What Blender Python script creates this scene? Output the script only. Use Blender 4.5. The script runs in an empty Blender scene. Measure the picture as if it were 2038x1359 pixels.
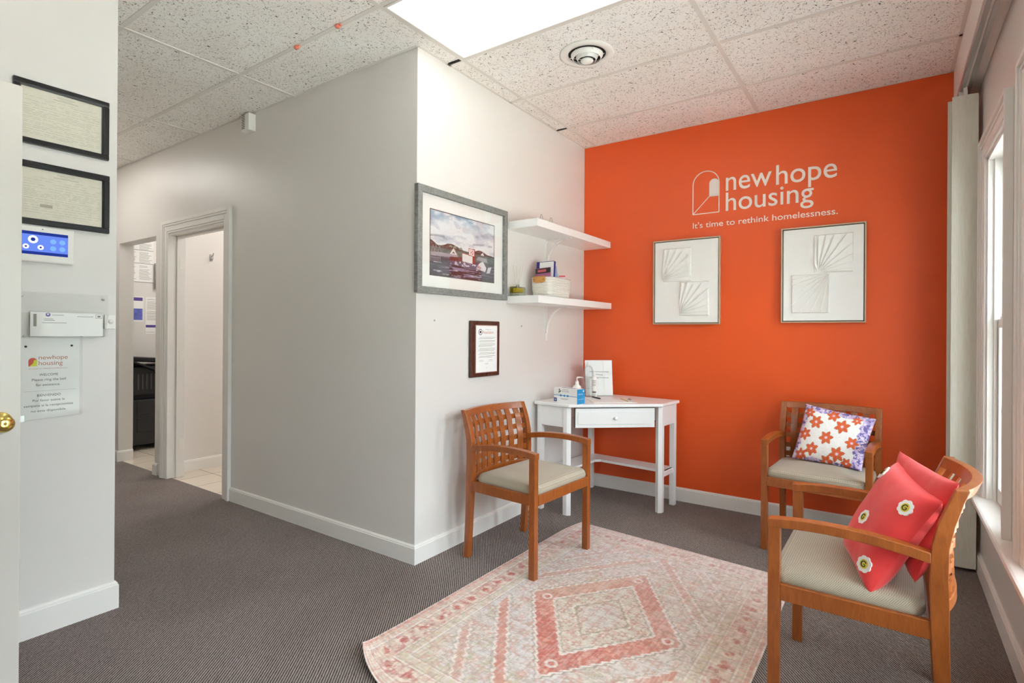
import bpy, math, random
import numpy as np
from mathutils import Vector, Matrix

S = bpy.context.scene
COL = S.collection
random.seed(7)

# ------------------------------------------------------------------ camera
W_PX, H_PX = 2038, 1359
F_PX, CX, CY = 1081.3013, 1019.0, 660.453
YAW, PITCH, ROLL = -0.6067, -0.0006, -0.0065
cam_d = bpy.data.cameras.new('camera')
cam = bpy.data.objects.new('camera', cam_d)
COL.objects.link(cam)
fw = Vector((math.sin(YAW) * math.cos(PITCH), math.cos(YAW) * math.cos(PITCH), -math.sin(PITCH)))
rt = Vector((math.cos(YAW), -math.sin(YAW), 0))
dn = fw.cross(rt)
r2 = rt * math.cos(ROLL) + dn * math.sin(ROLL)
d2 = -rt * math.sin(ROLL) + dn * math.cos(ROLL)
m3 = Matrix((r2, -d2, -fw)).transposed()
cam.matrix_world = Matrix.Translation((2.0778, -2.0930, 1.2421)) @ m3.to_4x4()
cam_d.sensor_width = 36.0
cam_d.sensor_fit = 'HORIZONTAL'
cam_d.lens = F_PX / W_PX * 36.0
cam_d.shift_x = 0.0
cam_d.shift_y = -(H_PX / 2 - CY) / W_PX
cam_d.clip_start = 0.02
S.camera = cam

# ------------------------------------------------------------------ world, light, exposure
SKY_STRENGTH = 12.5
PANEL = 2.6
world = bpy.data.worlds.new('sky')
S.world = world
world.use_nodes = True
wn = world.node_tree.nodes
wn['Background'].inputs['Color'].default_value = (0.93, 0.96, 1.0, 1)
wn['Background'].inputs['Strength'].default_value = SKY_STRENGTH
S.view_settings.view_transform = 'Standard'
S.view_settings.look = 'None'
S.view_settings.gamma = 1.0
S.view_settings.use_curve_mapping = False
S.view_settings.exposure = 0.48
try:
    S.cycles.use_denoising = True
    S.cycles.max_bounces = 10
    S.cycles.diffuse_bounces = 6
    S.cycles.transparent_max_bounces = 16
    S.cycles.sample_clamp_indirect = 8.0
except Exception:
    pass

sun_d = bpy.data.lights.new('sun', 'SUN')
sun_d.energy = 45.0
sun_d.angle = math.radians(0.6)
sun_d.color = (1.0, 0.95, 0.88)
sun = bpy.data.objects.new('sun', sun_d)
sun.rotation_euler = (Vector((-0.55, 0.25, 1.0))).to_track_quat('Z', 'Y').to_euler()
COL.objects.link(sun)

# room dimensions
CEIL = 2.767
YB = 1.9392          # back (orange) wall
XR = 2.475           # window wall
XL = -0.76           # wall with the certificates
YC = -1.108          # its free end
YF = -2.45           # wall behind the camera
GX, GY, GS = 0.111, 0.2455, 0.6096   # ceiling grid
WINS = [(0.86, 1.44), (-0.60, 0.44), (-1.98, -0.94)]   # window openings along y
WZ0, WZ1 = 0.44, 2.12


def portal(y0, y1):
    d = bpy.data.lights.new('window_portal', 'AREA')
    d.shape = 'RECTANGLE'
    d.size = y1 - y0
    d.size_y = WZ1 - WZ0
    d.cycles.is_portal = True
    o = bpy.data.objects.new('window_portal', d)
    o.location = (XR + 0.19, (y0 + y1) / 2, (WZ0 + WZ1) / 2)
    # -Z faces into the room (-x)
    o.rotation_euler = Matrix(((0, 0, 1), (1, 0, 0), (0, 1, 0))).to_euler()
    COL.objects.link(o)


for a, b in WINS:
    portal(a, b)

# ------------------------------------------------------------------ materials


def srgb(r, g, b):
    def f(c):
        c /= 255.0
        return c / 12.92 if c <= 0.04045 else ((c + 0.055) / 1.055) ** 2.4
    return (f(r), f(g), f(b), 1)


class N:
    """tiny node helper"""
    def __init__(self, name, rough=0.5, color=(0.8, 0.8, 0.8, 1), metallic=0.0, **kw):
        self.m = bpy.data.materials.new(name)
        self.m.use_nodes = True
        self.t = self.m.node_tree
        self.b = self.t.nodes['Principled BSDF']
        self.b.inputs['Base Color'].default_value = color
        self.b.inputs['Roughness'].default_value = rough
        self.b.inputs['Metallic'].default_value = metallic
        for k, v in kw.items():
            self.b.inputs[k].default_value = v

    def n(self, typ, **kw):
        x = self.t.nodes.new(typ)
        for k, v in kw.items():
            if k.startswith('i_'):
                key = k[2:]
                key = int(key) if key.isdigit() else key
                x.inputs[key].default_value = v
            else:
                setattr(x, k, v)
        return x

    def l(self, a, b):
        self.t.links.new(a, b)

    def coord(self, scale=(1, 1, 1), rot=(0, 0, 0), kind='Object'):
        tc = self.n('ShaderNodeTexCoord')
        mp = self.n('ShaderNodeMapping')
        mp.inputs['Scale'].default_value = scale
        mp.inputs['Rotation'].default_value = rot
        self.l(tc.outputs[kind], mp.inputs['Vector'])
        return mp.outputs['Vector']

    def noise(self, vec, scale, detail=3, rough=0.5, dist=0.0):
        x = self.n('ShaderNodeTexNoise')
        x.inputs['Scale'].default_value = scale
        x.inputs['Detail'].default_value = detail
        x.inputs['Roughness'].default_value = rough
        x.inputs['Distortion'].default_value = dist
        self.l(vec, x.inputs['Vector'])
        return x.outputs['Fac']

    def ramp(self, fac, stops, interp='LINEAR'):
        x = self.n('ShaderNodeValToRGB')
        cr = x.color_ramp
        cr.interpolation = interp
        while len(cr.elements) < len(stops):
            cr.elements.new(0.5)
        for e, (p, c) in zip(cr.elements, stops):
            e.position = p
            e.color = c if len(c) == 4 else (*c, 1)
        self.l(fac, x.inputs['Fac'])
        return x.outputs['Color']

    def math(self, op, a, b=None, c=None):
        x = self.n('ShaderNodeMath', operation=op)
        for i, v in enumerate((a, b, c)):
            if v is None:
                continue
            if isinstance(v, (int, float)):
                x.inputs[i].default_value = v
            else:
                self.l(v, x.inputs[i])
        return x.outputs[0]

    def mix(self, fac, a, b, blend='MIX'):
        x = self.n('ShaderNodeMix', data_type='RGBA', blend_type=blend)
        for idx, v in ((0, fac), (6, a), (7, b)):
            if isinstance(v, (int, float)):
                x.inputs[idx].default_value = v
            elif isinstance(v, tuple):
                x.inputs[idx].default_value = v
            else:
                self.l(v, x.inputs[idx])
        return x.outputs[2]

    def color(self, c):
        self.l(c, self.b.inputs['Base Color'])

    def bump(self, h, strength=0.2, dist=0.001):
        x = self.n('ShaderNodeBump')
        x.inputs['Strength'].default_value = strength
        x.inputs['Distance'].default_value = dist
        self.l(h, x.inputs['Height'])
        self.l(x.outputs['Normal'], self.b.inputs['Normal'])


def plain(name, col, rough=0.5, metallic=0.0, var=0.03, scale=20, **kw):
    a = N(name, rough, col, metallic, **kw)
    f = a.noise(a.coord(), scale)
    lo = tuple(max(0, c * (1 - var)) for c in col[:3]) + (1,)
    hi = tuple(min(1, c * (1 + var)) for c in col[:3]) + (1,)
    a.color(a.ramp(f, [(0.3, lo), (0.7, hi)]))
    return a.m


def paint(name, col, rough=0.35, bump=0.04):
    a = N(name, rough, col)
    v = a.coord()
    f = a.noise(v, 2.2, 3)
    lo = tuple(c * 0.975 for c in col[:3]) + (1,)
    a.color(a.ramp(f, [(0.3, lo), (0.7, col)]))
    if bump:
        a.bump(a.noise(v, 130, 3), bump, 0.001)
    return a.m


M = {}
M['wall'] = paint('wall_paint', srgb(225, 221, 216))
M['trim'] = paint('trim_paint', srgb(234, 231, 226), 0.42, 0)
M['orange'] = paint('orange_paint', srgb(226, 86, 30), 0.38, 0.04)
M['door'] = paint('door_paint', srgb(212, 208, 200), 0.3, 0)
M['black'] = plain('black_lacquer', (0.006, 0.006, 0.007, 1), 0.3)
M['dark'] = plain('dark_plastic', (0.02, 0.02, 0.022, 1), 0.4)
M['grey_plastic'] = plain('grey_plastic', (0.09, 0.09, 0.095, 1), 0.4)
M['white_plastic'] = plain('white_plastic', srgb(236, 234, 228), 0.35)
M['white_enamel'] = plain('white_enamel', srgb(240, 239, 237), 0.28, var=0.01)
M['shelf'] = plain('white_laminate', srgb(243, 242, 239), 0.3, var=0.01)
M['brass'] = plain('polished_brass', (0.75, 0.56, 0.16, 1), 0.15, 1.0)
M['steel'] = plain('brushed_steel', (0.5, 0.5, 0.5, 1), 0.3, 1.0)
M['wire'] = plain('greenish_wire', (0.25, 0.26, 0.18, 1), 0.4, 0.6)
M['paper'] = plain('white_paper', srgb(240, 239, 236), 0.7, var=0.01)
M['cream'] = plain('aged_cream_paper', srgb(222, 217, 200), 0.7, var=0.04, scale=30)
M['ink'] = plain('black_ink', (0.02, 0.02, 0.02, 1), 0.6)
M['faint'] = plain('faded_ink', srgb(150, 146, 134), 0.7)
M['grey_ink'] = plain('grey_ink', srgb(120, 118, 116), 0.7)
M['slot'] = plain('gap_black', (0.01, 0.01, 0.01, 1), 0.8)
M['tag_red'] = plain('print_red', srgb(196, 70, 45), 0.5)
M['print_brown'] = plain('print_terracotta', srgb(190, 120, 92), 0.5)
M['print_orange'] = plain('print_orange', srgb(236, 130, 50), 0.5)
M['print_yellow'] = plain('print_yellow_green', srgb(205, 210, 40), 0.5)
M['navy'] = plain('navy_card', srgb(38, 36, 120), 0.4)
M['blue'] = plain('bright_blue_card', srgb(25, 140, 195), 0.4)
M['lightblue'] = plain('pale_blue_card', srgb(150, 175, 205), 0.4)
M['magenta'] = plain('mauve_card', srgb(160, 90, 130), 0.4)
M['pink'] = plain('pink_card', srgb(205, 90, 100), 0.4)
M['violet'] = plain('violet_card', srgb(90, 70, 150), 0.4)
M['flyer_blue'] = plain('flyer_blue', srgb(95, 105, 190), 0.5, var=0.25, scale=30)
M['tan'] = plain('tan_leather', srgb(196, 138, 72), 0.45, var=0.1)
M['silver_foil'] = plain('champagne_frame', srgb(196, 176, 150), 0.35, 0.35)
M['gap_dark'] = plain('dark_olive_gap', srgb(70, 66, 50), 0.7)
M['matboard'] = plain('white_matboard', srgb(243, 241, 236), 0.8, var=0.01)
M['lettering'] = plain('cream_vinyl', srgb(240, 228, 220), 0.5, var=0.01)
M['red_putty'] = plain('red_clip', srgb(214, 120, 100), 0.5)
M['grout'] = plain('grout', srgb(130, 112, 92), 0.9)
M['ground'] = plain('pale_concrete', srgb(205, 204, 198), 0.9, var=0.08)
M['stain'] = plain('soot', srgb(70, 55, 45), 0.9)


def mat_emit(name, col, st):
    m = bpy.data.materials.new(name)
    m.use_nodes = True
    t = m.node_tree
    t.nodes.clear()
    e = t.nodes.new('ShaderNodeEmission')
    e.inputs[0].default_value = col
    e.inputs[1].default_value = st
    o = t.nodes.new('ShaderNodeOutputMaterial')
    t.links.new(e.outputs[0], o.inputs[0])
    return m


M['panel'] = mat_emit('lit_diffuser', (1.0, 0.97, 0.93, 1), PANEL)
M['panel_hall_fill'] = mat_emit('hall_fill_diffuser', (1.0, 0.96, 0.90, 1), PANEL * 1.7)  # glow of the unseen panel added over the hallway
M['panel_room'] = mat_emit('lit_diffuser_room', (1.0, 0.98, 0.95, 1), PANEL * 3.2)


def glass(name, tint=(0.95, 0.98, 0.97, 1), gloss=0.12, rough=0.02):
    m = bpy.data.materials.new(name)
    m.use_nodes = True
    t = m.node_tree
    t.nodes.clear()
    a = t.nodes.new('ShaderNodeBsdfTransparent')
    a.inputs[0].default_value = tint
    g = t.nodes.new('ShaderNodeBsdfGlossy')
    g.inputs['Roughness'].default_value = rough
    fr = t.nodes.new('ShaderNodeFresnel')
    fr.inputs[0].default_value = 1.45
    mu = t.nodes.new('ShaderNodeMath')
    mu.operation = 'MULTIPLY'
    mu.inputs[1].default_value = gloss
    mu.use_clamp = True
    t.links.new(fr.outputs[0], mu.inputs[0])
    x = t.nodes.new('ShaderNodeMixShader')
    t.links.new(mu.outputs[0], x.inputs[0])
    t.links.new(a.outputs[0], x.inputs[1])
    t.links.new(g.outputs[0], x.inputs[2])
    o = t.nodes.new('ShaderNodeOutputMaterial')
    t.links.new(x.outputs[0], o.inputs[0])
    return m


M['glass'] = glass('window_glass', (0.90, 0.95, 0.96, 1), 0.6)
M['clear'] = glass('clear_acrylic', (0.972, 0.972, 0.966, 1), 0.22)
M['picture_glass'] = glass('picture_glass', (0.99, 0.99, 0.99, 1), 0.12, 0.05)
M['bottle'] = glass('clear_bottle', (0.97, 0.975, 0.98, 1), 0.5)


def wood_mat(name, c0, c1, rough=0.32):
    a = N(name, rough)
    v = a.coord((1, 1, 1))
    n1 = a.noise(a.coord((6, 6, 1.2)), 6, 4, 0.55, 1.2)
    n2 = a.noise(a.coord((60, 60, 5)), 8, 3)
    c = a.ramp(n1, [(0.25, c0), (0.75, c1)])
    c = a.mix(0.25, c, a.ramp(n2, [(0.35, tuple(x * 0.7 for x in c0[:3]) + (1,)), (0.7, c1)]))
    a.color(c)
    a.b.inputs['Coat Weight'].default_value = 0.25
    a.b.inputs['Coat Roughness'].default_value = 0.2
    return a.m


M['wood'] = wood_mat('honey_cherry_wood', srgb(134, 66, 24), srgb(172, 96, 38))
M['wood_seat_grain'] = M['wood']


def grey_frame():
    a = N('weathered_grey_wood', 0.6)
    n = a.noise(a.coord((3, 6, 90)), 7, 4, 0.6)
    n2 = a.noise(a.coord((3, 90, 6)), 7, 4, 0.6)
    a.color(a.ramp(a.math('MULTIPLY', n, n2), [(0.12, srgb(92, 92, 90)), (0.40, srgb(150, 150, 146))]))
    return a.m


M['greywood'] = grey_frame()


def walnut():
    a = N('dark_walnut', 0.25)
    n = a.noise(a.coord((40, 40, 6)), 6, 4, 0.6)
    a.color(a.ramp(n, [(0.3, srgb(44, 22, 16)), (0.7, srgb(92, 52, 38))]))
    return a.m


M['walnut'] = walnut()


def carpet():
    a = N('ribbed_carpet', 0.95)
    ang = -math.atan2(0.784, -0.621)
    # rotate so that x runs across the ribs
    v = a.coord((1, 1, 1), (0, 0, ang))
    sep = a.n('ShaderNodeSeparateXYZ')
    a.l(v, sep.inputs[0])
    # ribs run along x' ; across is y'
    wob = a.noise(v, 90, 2)
    y = a.math('ADD', a.math('MULTIPLY', sep.outputs['Y'], 2 * math.pi / 0.0095), a.math('MULTIPLY', wob, 2.4))
    rib = a.math('MULTIPLY_ADD', a.math('SINE', y), 0.5, 0.5)
    fine = a.noise(v, 420, 2, 0.7)
    flk = a.noise(v, 160, 3, 0.7)
    h = a.math('ADD', a.math('MULTIPLY', rib, 0.7), a.math('MULTIPLY', fine, 0.5))
    h = a.math('ADD', h, a.math('MULTIPLY', flk, 0.35))
    h = a.math('ADD', h, a.math('MULTIPLY', a.math('SUBTRACT', a.noise(v, 60, 3, 0.7), 0.5), 0.5))
    c = a.ramp(h, [(0.34, srgb(58, 52, 51)), (0.66, srgb(106, 97, 93)), (1.0, srgb(166, 155, 150))])
    big = a.noise(a.coord(), 1.3, 3)
    c = a.mix(a.ramp(big, [(0.42, (0, 0, 0, 1)), (0.72, (0.30, 0.30, 0.30, 1))]), c, srgb(82, 66, 54))
    a.color(c)
    a.bump(h, 0.6, 0.004)
    a.b.inputs['Specular IOR Level'].default_value = 0.1
    return a.m


M['carpet'] = carpet()


def floor_tile():
    a = N('beige_floor_tile', 0.3)
    br = a.n('ShaderNodeTexBrick')
    br.offset = 0.0
    br.inputs['Scale'].default_value = 1.0
    br.inputs['Brick Width'].default_value = 0.305
    br.inputs['Row Height'].default_value = 0.305
    br.inputs['Mortar Size'].default_value = 0.004
    br.inputs['Mortar Smooth'].default_value = 0.2
    br.inputs['Color1'].default_value = srgb(226, 214, 198)
    br.inputs['Color2'].default_value = srgb(218, 205, 188)
    br.inputs['Mortar'].default_value = srgb(120, 104, 88)
    a.l(a.coord(), br.inputs['Vector'])
    a.color(br.outputs['Color'])
    return a.m


M['tile'] = floor_tile()


def ceiling_mat():
    a = N('fissured_ceiling_tile', 0.9)
    v = a.coord()
    n1 = a.noise(v, 30, 2, 0.5, 0.6)
    line = a.math('ABSOLUTE', a.math('SUBTRACT', n1, 0.5))
    thin = a.math('LESS_THAN', line, 0.012)
    n2 = a.noise(v, 62, 1, 0.5)
    msk = a.math('GREATER_THAN', n2, 0.545)
    n3 = a.noise(v, 45, 2, 0.5, 0.4)
    line3 = a.math('LESS_THAN', a.math('ABSOLUTE', a.math('SUBTRACT', n3, 0.47)), 0.010)
    msk3 = a.math('LESS_THAN', n2, 0.44)
    fis = a.math('MAXIMUM', a.math('MULTIPLY', thin, msk), a.math('MULTIPLY', line3, msk3))
    vo = a.n('ShaderNodeTexVoronoi')
    vo.inputs['Scale'].default_value = 85
    vo.inputs['Randomness'].default_value = 1.0
    a.l(v, vo.inputs['Vector'])
    dot = a.math('LESS_THAN', vo.outputs['Distance'], 0.13)
    n4 = a.noise(v, 30, 1)
    dot = a.math('MULTIPLY', dot, a.math('GREATER_THAN', n4, 0.5))
    fis = a.math('MAXIMUM', fis, dot)
    base = a.ramp(a.noise(v, 3.0, 3), [(0.3, srgb(240, 235, 228)), (0.7, srgb(246, 243, 238))])
    c = a.mix(fis, base, srgb(88, 80, 72))
    a.color(c)
    a.bump(a.math('SUBTRACT', a.noise(v, 220, 2), a.math('MULTIPLY', fis, 3.0)), 0.35, 0.002)
    return a.m


M['ceiling'] = ceiling_mat()
M['tee'] = plain('painted_tee', srgb(222, 217, 209), 0.5, var=0.04, scale=4)


def fabric():
    a = N('taupe_chevron_fabric', 0.9)
    v = a.coord()
    sep = a.n('ShaderNodeSeparateXYZ')
    a.l(v, sep.inputs[0])
    zig = a.math('ABSOLUTE', a.math('SUBTRACT', a.math('FRACT', a.math('MULTIPLY', sep.outputs['X'], 95)), 0.5))
    yy = a.math('ADD', a.math('ADD', sep.outputs['Y'], sep.outputs['Z']), a.math('MULTIPLY', zig, 0.0045))
    st = a.math('MULTIPLY_ADD', a.math('SINE', a.math('MULTIPLY', yy, 2 * math.pi / 0.0062)), 0.5, 0.5)
    n = a.noise(v, 300, 2)
    h = a.math('ADD', a.math('MULTIPLY', st, 0.7), a.math('MULTIPLY', n, 0.4))
    a.color(a.ramp(h, [(0.05, srgb(136, 124, 104)), (0.55, srgb(168, 156, 136)), (0.98, srgb(184, 174, 156))]))
    a.bump(h, 0.3, 0.0015)
    a.b.inputs['Sheen Weight'].default_value = 0.2
    return a.m


M['fabric'] = fabric()


def coral():
    a = N('coral_cotton', 0.75)
    v = a.coord()
    a.color(a.ramp(a.noise(v, 9, 3), [(0.3, srgb(222, 44, 46)), (0.7, srgb(234, 62, 60))]))
    a.bump(a.noise(v, 7, 2, 0.5, 0.2), 0.35, 0.02)
    a.b.inputs['Sheen Weight'].default_value = 0.3
    return a.m


M['coral'] = coral()


def rope():
    a = N('woven_rope', 0.85)
    v = a.coord()
    sep = a.n('ShaderNodeSeparateXYZ')
    a.l(v, sep.inputs[0])
    s = a.math('MULTIPLY_ADD', a.math('SINE', a.math('MULTIPLY', sep.outputs['Z'], 2 * math.pi / 0.010)), 0.5, 0.5)
    a.color(a.ramp(s, [(0.0, srgb(214, 204, 190)), (0.5, srgb(240, 236, 228))]))
    a.bump(s, 0.7, 0.004)
    return a.m


M['rope'] = rope()


def vcol(name, rough=0.9, bump=0.0, bscale=200, bdist=0.002):
    a = N(name, rough)
    at = a.n('ShaderNodeAttribute', attribute_name='Col')
    n = a.noise(a.coord(), bscale, 2)
    c = a.mix(0.12, at.outputs['Color'], a.ramp(n, [(0.3, (0.35, 0.35, 0.35, 1)), (0.7, (1, 1, 1, 1))]), 'MULTIPLY')
    a.color(c)
    if bump:
        a.bump(n, bump, bdist)
    return a.m


M['rugmat'] = vcol('printed_rug', 0.95, 0.3, 420)
M['canvas'] = vcol('painted_print', 0.35)
M['starfish'] = vcol('printed_cushion_cloth', 0.85, 0.3, 60, 0.01)
M['screen'] = mat_emit('lit_screen', srgb(104, 134, 232), 0.85)
M['screen_dark'] = mat_emit('lit_screen_bar', srgb(40, 60, 150), 0.7)
M['screen_white'] = mat_emit('lit_screen_icon', srgb(225, 235, 255), 1.0)
M['screen_pale'] = mat_emit('lit_screen_pale_icon', srgb(120, 170, 240), 0.9)


def blindmat():
    a = N('ivory_vane', 0.6, srgb(226, 225, 212))
    a.b.inputs['Subsurface Weight'].default_value = 0.0
    a.bump(a.noise(a.coord((40, 40, 2)), 20, 2), 0.1, 0.001)
    f = a.noise(a.coord((30, 30, 2)), 6)
    a.color(a.ramp(f, [(0.3, srgb(222, 221, 207)), (0.7, srgb(232, 231, 220))]))
    return a.m


M['vane'] = blindmat()

M['block_glass'] = glass('greenish_block_glass', (0.82, 0.85, 0.78, 1), 0.9)
M['reed'] = plain('rattan_reed', srgb(206, 198, 182), 0.7)
M['faint2'] = plain('sepia_print', srgb(176, 170, 150), 0.7)

# ------------------------------------------------------------------ mesh helpers


class MB:
    def __init__(self):
        self.v, self.f, self.mi = [], [], []
        self.mats = []

    def m(self, mat):
        if mat not in self.mats:
            self.mats.append(mat)
        return self.mats.index(mat)

    def add(self, vs, fs, mat=None, flip=False):
        o = len(self.v)
        self.v += [tuple(p) for p in vs]
        k = self.m(mat) if mat else 0
        for f in fs:
            f = [i + o for i in f]
            self.f.append(f[::-1] if flip else f)
            self.mi.append(k)

    def box(self, x0, x1, y0, y1, z0, z1, mat=None):
        x0, x1 = min(x0, x1), max(x0, x1)
        y0, y1 = min(y0, y1), max(y0, y1)
        z0, z1 = min(z0, z1), max(z0, z1)
        vs = [(x0, y0, z0), (x1, y0, z0), (x1, y1, z0), (x0, y1, z0), (x0, y0, z1), (x1, y0, z1), (x1, y1, z1), (x0, y1, z1)]
        self.add(vs, [(0, 3, 2, 1), (4, 5, 6, 7), (0, 1, 5, 4), (1, 2, 6, 5), (2, 3, 7, 6), (3, 0, 4, 7)], mat)
        return self

    def prism(self, poly, fn, a, b, mat=None):
        """poly: list of 2d points (ccw); fn(p, q, h) -> 3d; a,b the two heights"""
        n = len(poly)
        vs = [fn(p[0], p[1], a) for p in poly] + [fn(p[0], p[1], b) for p in poly]
        fs = [tuple(range(n))[::-1], tuple(range(n, 2 * n))]
        fs += [(i, (i + 1) % n, n + (i + 1) % n, n + i) for i in range(n)]
        self.add(vs, fs, mat)
        return self

    def strip(self, A, B, mat=None):
        """solid between matched rings: A, B lists of rings (each a closed list of points)"""
        return self

    def loft(self, rings, mat=None, cap=True):
        n = len(rings[0])
        vs = [p for r in rings for p in r]
        fs = []
        for k in range(len(rings) - 1):
            for i in range(n):
                a, b = k * n + i, k * n + (i + 1) % n
                fs.append((a, b, b + n, a + n))
        if cap:
            fs.append(tuple(range(n))[::-1])
            fs.append(tuple(range((len(rings) - 1) * n, len(rings) * n)))
        self.add(vs, fs, mat)
        return self

    def tube(self, path, r, seg=8, mat=None, cap=True):
        rings = []
        P = [Vector(p) for p in path]
        up = Vector((0, 0, 1))
        for i, p in enumerate(P):
            t = (P[min(i + 1, len(P) - 1)] - P[max(i - 1, 0)]).normalized()
            a = t.cross(up)
            if a.length < 1e-3:
                a = t.cross(Vector((1, 0, 0)))
            a.normalize()
            b = t.cross(a).normalized()
            rr = r[i] if isinstance(r, (list, tuple)) else r
            rings.append([tuple(p + (a * math.cos(2 * math.pi * k / seg) + b * math.sin(2 * math.pi * k / seg)) * rr) for k in range(seg)])
        return self.loft(rings, mat, cap)

    def lathe(self, prof, c, axis='z', seg=24, mat=None):
        """prof: list of (radius, height)"""
        rings = []
        for r, h in prof:
            ring = []
            for k in range(seg):
                a = 2 * math.pi * k / seg
                p = (r * math.cos(a), r * math.sin(a), h)
                if axis == 'x':
                    p = (h, p[0], p[1])
                elif axis == 'y':
                    p = (p[0], h, p[1])
                ring.append((c[0] + p[0], c[1] + p[1], c[2] + p[2]))
            rings.append(ring)
        return self.loft(rings, mat)

    def grid(self, fn, nu, nv, mat=None, flip=False):
        vs = [fn(i / nu, j / nv) for j in range(nv + 1) for i in range(nu + 1)]
        fs = [(j * (nu + 1) + i, j * (nu + 1) + i + 1, (j + 1) * (nu + 1) + i + 1, (j + 1) * (nu + 1) + i) for j in range(nv) for i in range(nu)]
        self.add(vs, fs, mat, flip)
        return self

    def xf(self, mat4):
        self.v = [tuple(mat4 @ Vector(p)) for p in self.v]
        return self

    def build(self, name, mat=None, parent=None, bevel=0.0, smooth=False, seg=2, recalc=True):
        me = bpy.data.meshes.new(name)
        me.from_pydata(self.v, [], self.f)
        mats = self.mats or [mat]
        if mat is not None and not self.mats:
            mats = [mat]
        for mm in mats:
            me.materials.append(mm)
        if self.mats:
            me.polygons.foreach_set('material_index', self.mi)
        if recalc:
            import bmesh
            bm = bmesh.new()
            bm.from_mesh(me)
            bmesh.ops.recalc_face_normals(bm, faces=bm.faces)
            bm.to_mesh(me)
            bm.free()
        if smooth:
            me.polygons.foreach_set('use_smooth', [True] * len(me.polygons))
        o = bpy.data.objects.new(name, me)
        COL.objects.link(o)
        if parent is not None:
            o.parent = parent
        if bevel:
            b = o.modifiers.new('bevel', 'BEVEL')
            b.width = bevel
            b.segments = seg
            b.limit_method = 'ANGLE'
            b.angle_limit = math.radians(35)
        me.update()
        return o


def box(name, mat, x0, x1, y0, y1, z0, z1, parent=None, bevel=0.0):
    return MB().box(x0, x1, y0, y1, z0, z1).build(name, mat, parent, bevel)


def tag(o, label=None, cat=None, group=None, kind=None):
    if label:
        o['label'] = label
    if cat:
        o['category'] = cat
    if group:
        o['group'] = group
    if kind:
        o['kind'] = kind
    return o


def thing(name, label, cat, loc=(0, 0, 0), rz=0.0, group=None, kind=None):
    o = bpy.data.objects.new(name, None)
    o.empty_display_size = 0.1
    o.location = loc
    o.rotation_euler = (0, 0, rz)
    COL.objects.link(o)
    return tag(o, label, cat, group, kind)


def struct(o):
    o['kind'] = 'structure'
    return o


def copy_tree(o, parent=None):
    c = o.copy()
    COL.objects.link(c)
    c.parent = parent
    for ch in list(o.children):
        copy_tree(ch, c)
    return c


ON_BACK = Matrix(((1, 0, 0), (0, 0, -1), (0, 1, 0)))    # text on a wall that faces -y
ON_LEFT = Matrix(((0, 0, 1), (1, 0, 0), (0, 1, 0)))     # text on a wall that faces +x
FLAT = Matrix.Identity(3)


def text_mesh(body, bold=0.0, ext=0.0004, space=1.0):
    cu = bpy.data.curves.new('lettering', 'FONT')
    cu.body = body
    cu.size = 1.0
    cu.extrude = 0.0
    cu.offset = bold
    cu.space_character = space
    cu.resolution_u = 6
    o = bpy.data.objects.new('lettering', cu)
    COL.objects.link(o)
    bpy.context.view_layer.update()
    dg = bpy.context.evaluated_depsgraph_get()
    me = bpy.data.meshes.new_from_object(o.evaluated_get(dg))
    vs = [tuple(v.co) for v in me.vertices]
    fs = [tuple(p.vertices) for p in me.polygons]
    bpy.data.objects.remove(o)
    bpy.data.curves.remove(cu)
    bpy.data.meshes.remove(me)
    return vs, fs


_ASC = {}


def letters(mb, body, origin, width, asc, rot, mat, bold=0.0, lift=0.0006, asc_ref='h', space=1.0):
    """adds the text to mb: baseline starts at origin, fitted to width; asc = height of 'asc_ref' letters"""
    vs, fs = text_mesh(body, bold, space=space)
    if not vs:
        return
    xs = [v[0] for v in vs]
    x0, x1 = min(xs), max(xs)
    sx = width / (x1 - x0)
    if asc_ref not in _ASC:
        _ASC[asc_ref] = max(v[1] for v in text_mesh(asc_ref)[0])
    sy = asc / _ASC[asc_ref]
    o = Vector(origin)
    out = [tuple(o + rot @ Vector(((v[0] - x0) * sx, v[1] * sy, lift))) for v in vs]
    mb.add(out, fs, mat)


def set_cols(o, cols):
    me = o.data
    at = me.color_attributes.new('Col', 'FLOAT_COLOR', 'POINT')
    buf = np.ones((len(me.vertices), 4), dtype=np.float32)
    c = np.asarray(cols, dtype=np.float32)
    c = np.where(c <= 0.04045, c / 12.92, ((c + 0.055) / 1.055) ** 2.4)
    buf[:, :3] = c
    at.data.foreach_set('color', buf.ravel())


def vnoise(x, y, seed=0):
    """value noise on numpy arrays, 0..1"""
    xi, yi = np.floor(x).astype(np.int64), np.floor(y).astype(np.int64)
    xf, yf = x - xi, y - yi
    xf, yf = xf * xf * (3 - 2 * xf), yf * yf * (3 - 2 * yf)

    def h(a, b):
        n = (a * 374761393 + b * 668265263 + seed * 974711) & 0x7fffffff
        n = ((n ^ (n >> 13)) * 1274126177) & 0x7fffffff
        return ((n ^ (n >> 16)) & 0xffff) / 65535.0
    return (h(xi, yi) * (1 - xf) + h(xi + 1, yi) * xf) * (1 - yf) + (h(xi, yi + 1) * (1 - xf) + h(xi + 1, yi + 1) * xf) * yf


def fbm(x, y, seed=0, o=4):
    s, a, t = 0, 0.5, 0
    for i in range(o):
        s = s + a * vnoise(x * 2 ** i, y * 2 ** i, seed + i)
        t += a
        a *= 0.5
    return s / t


# ------------------------------------------------------------------ room shell
struct(MB().box(-6.0, XR + 0.1, YF - 1.6, 0.03, -0.05, 0.0).box(-0.05, XR + 0.1, 0.03, YB + 0.05, -0.05, 0.0).build('floor', M['carpet']))
struct(MB().box(-6.0, -0.1, 0.03, 2.2, -0.05, -0.001).build('floor_tiled', M['tile']))
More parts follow.
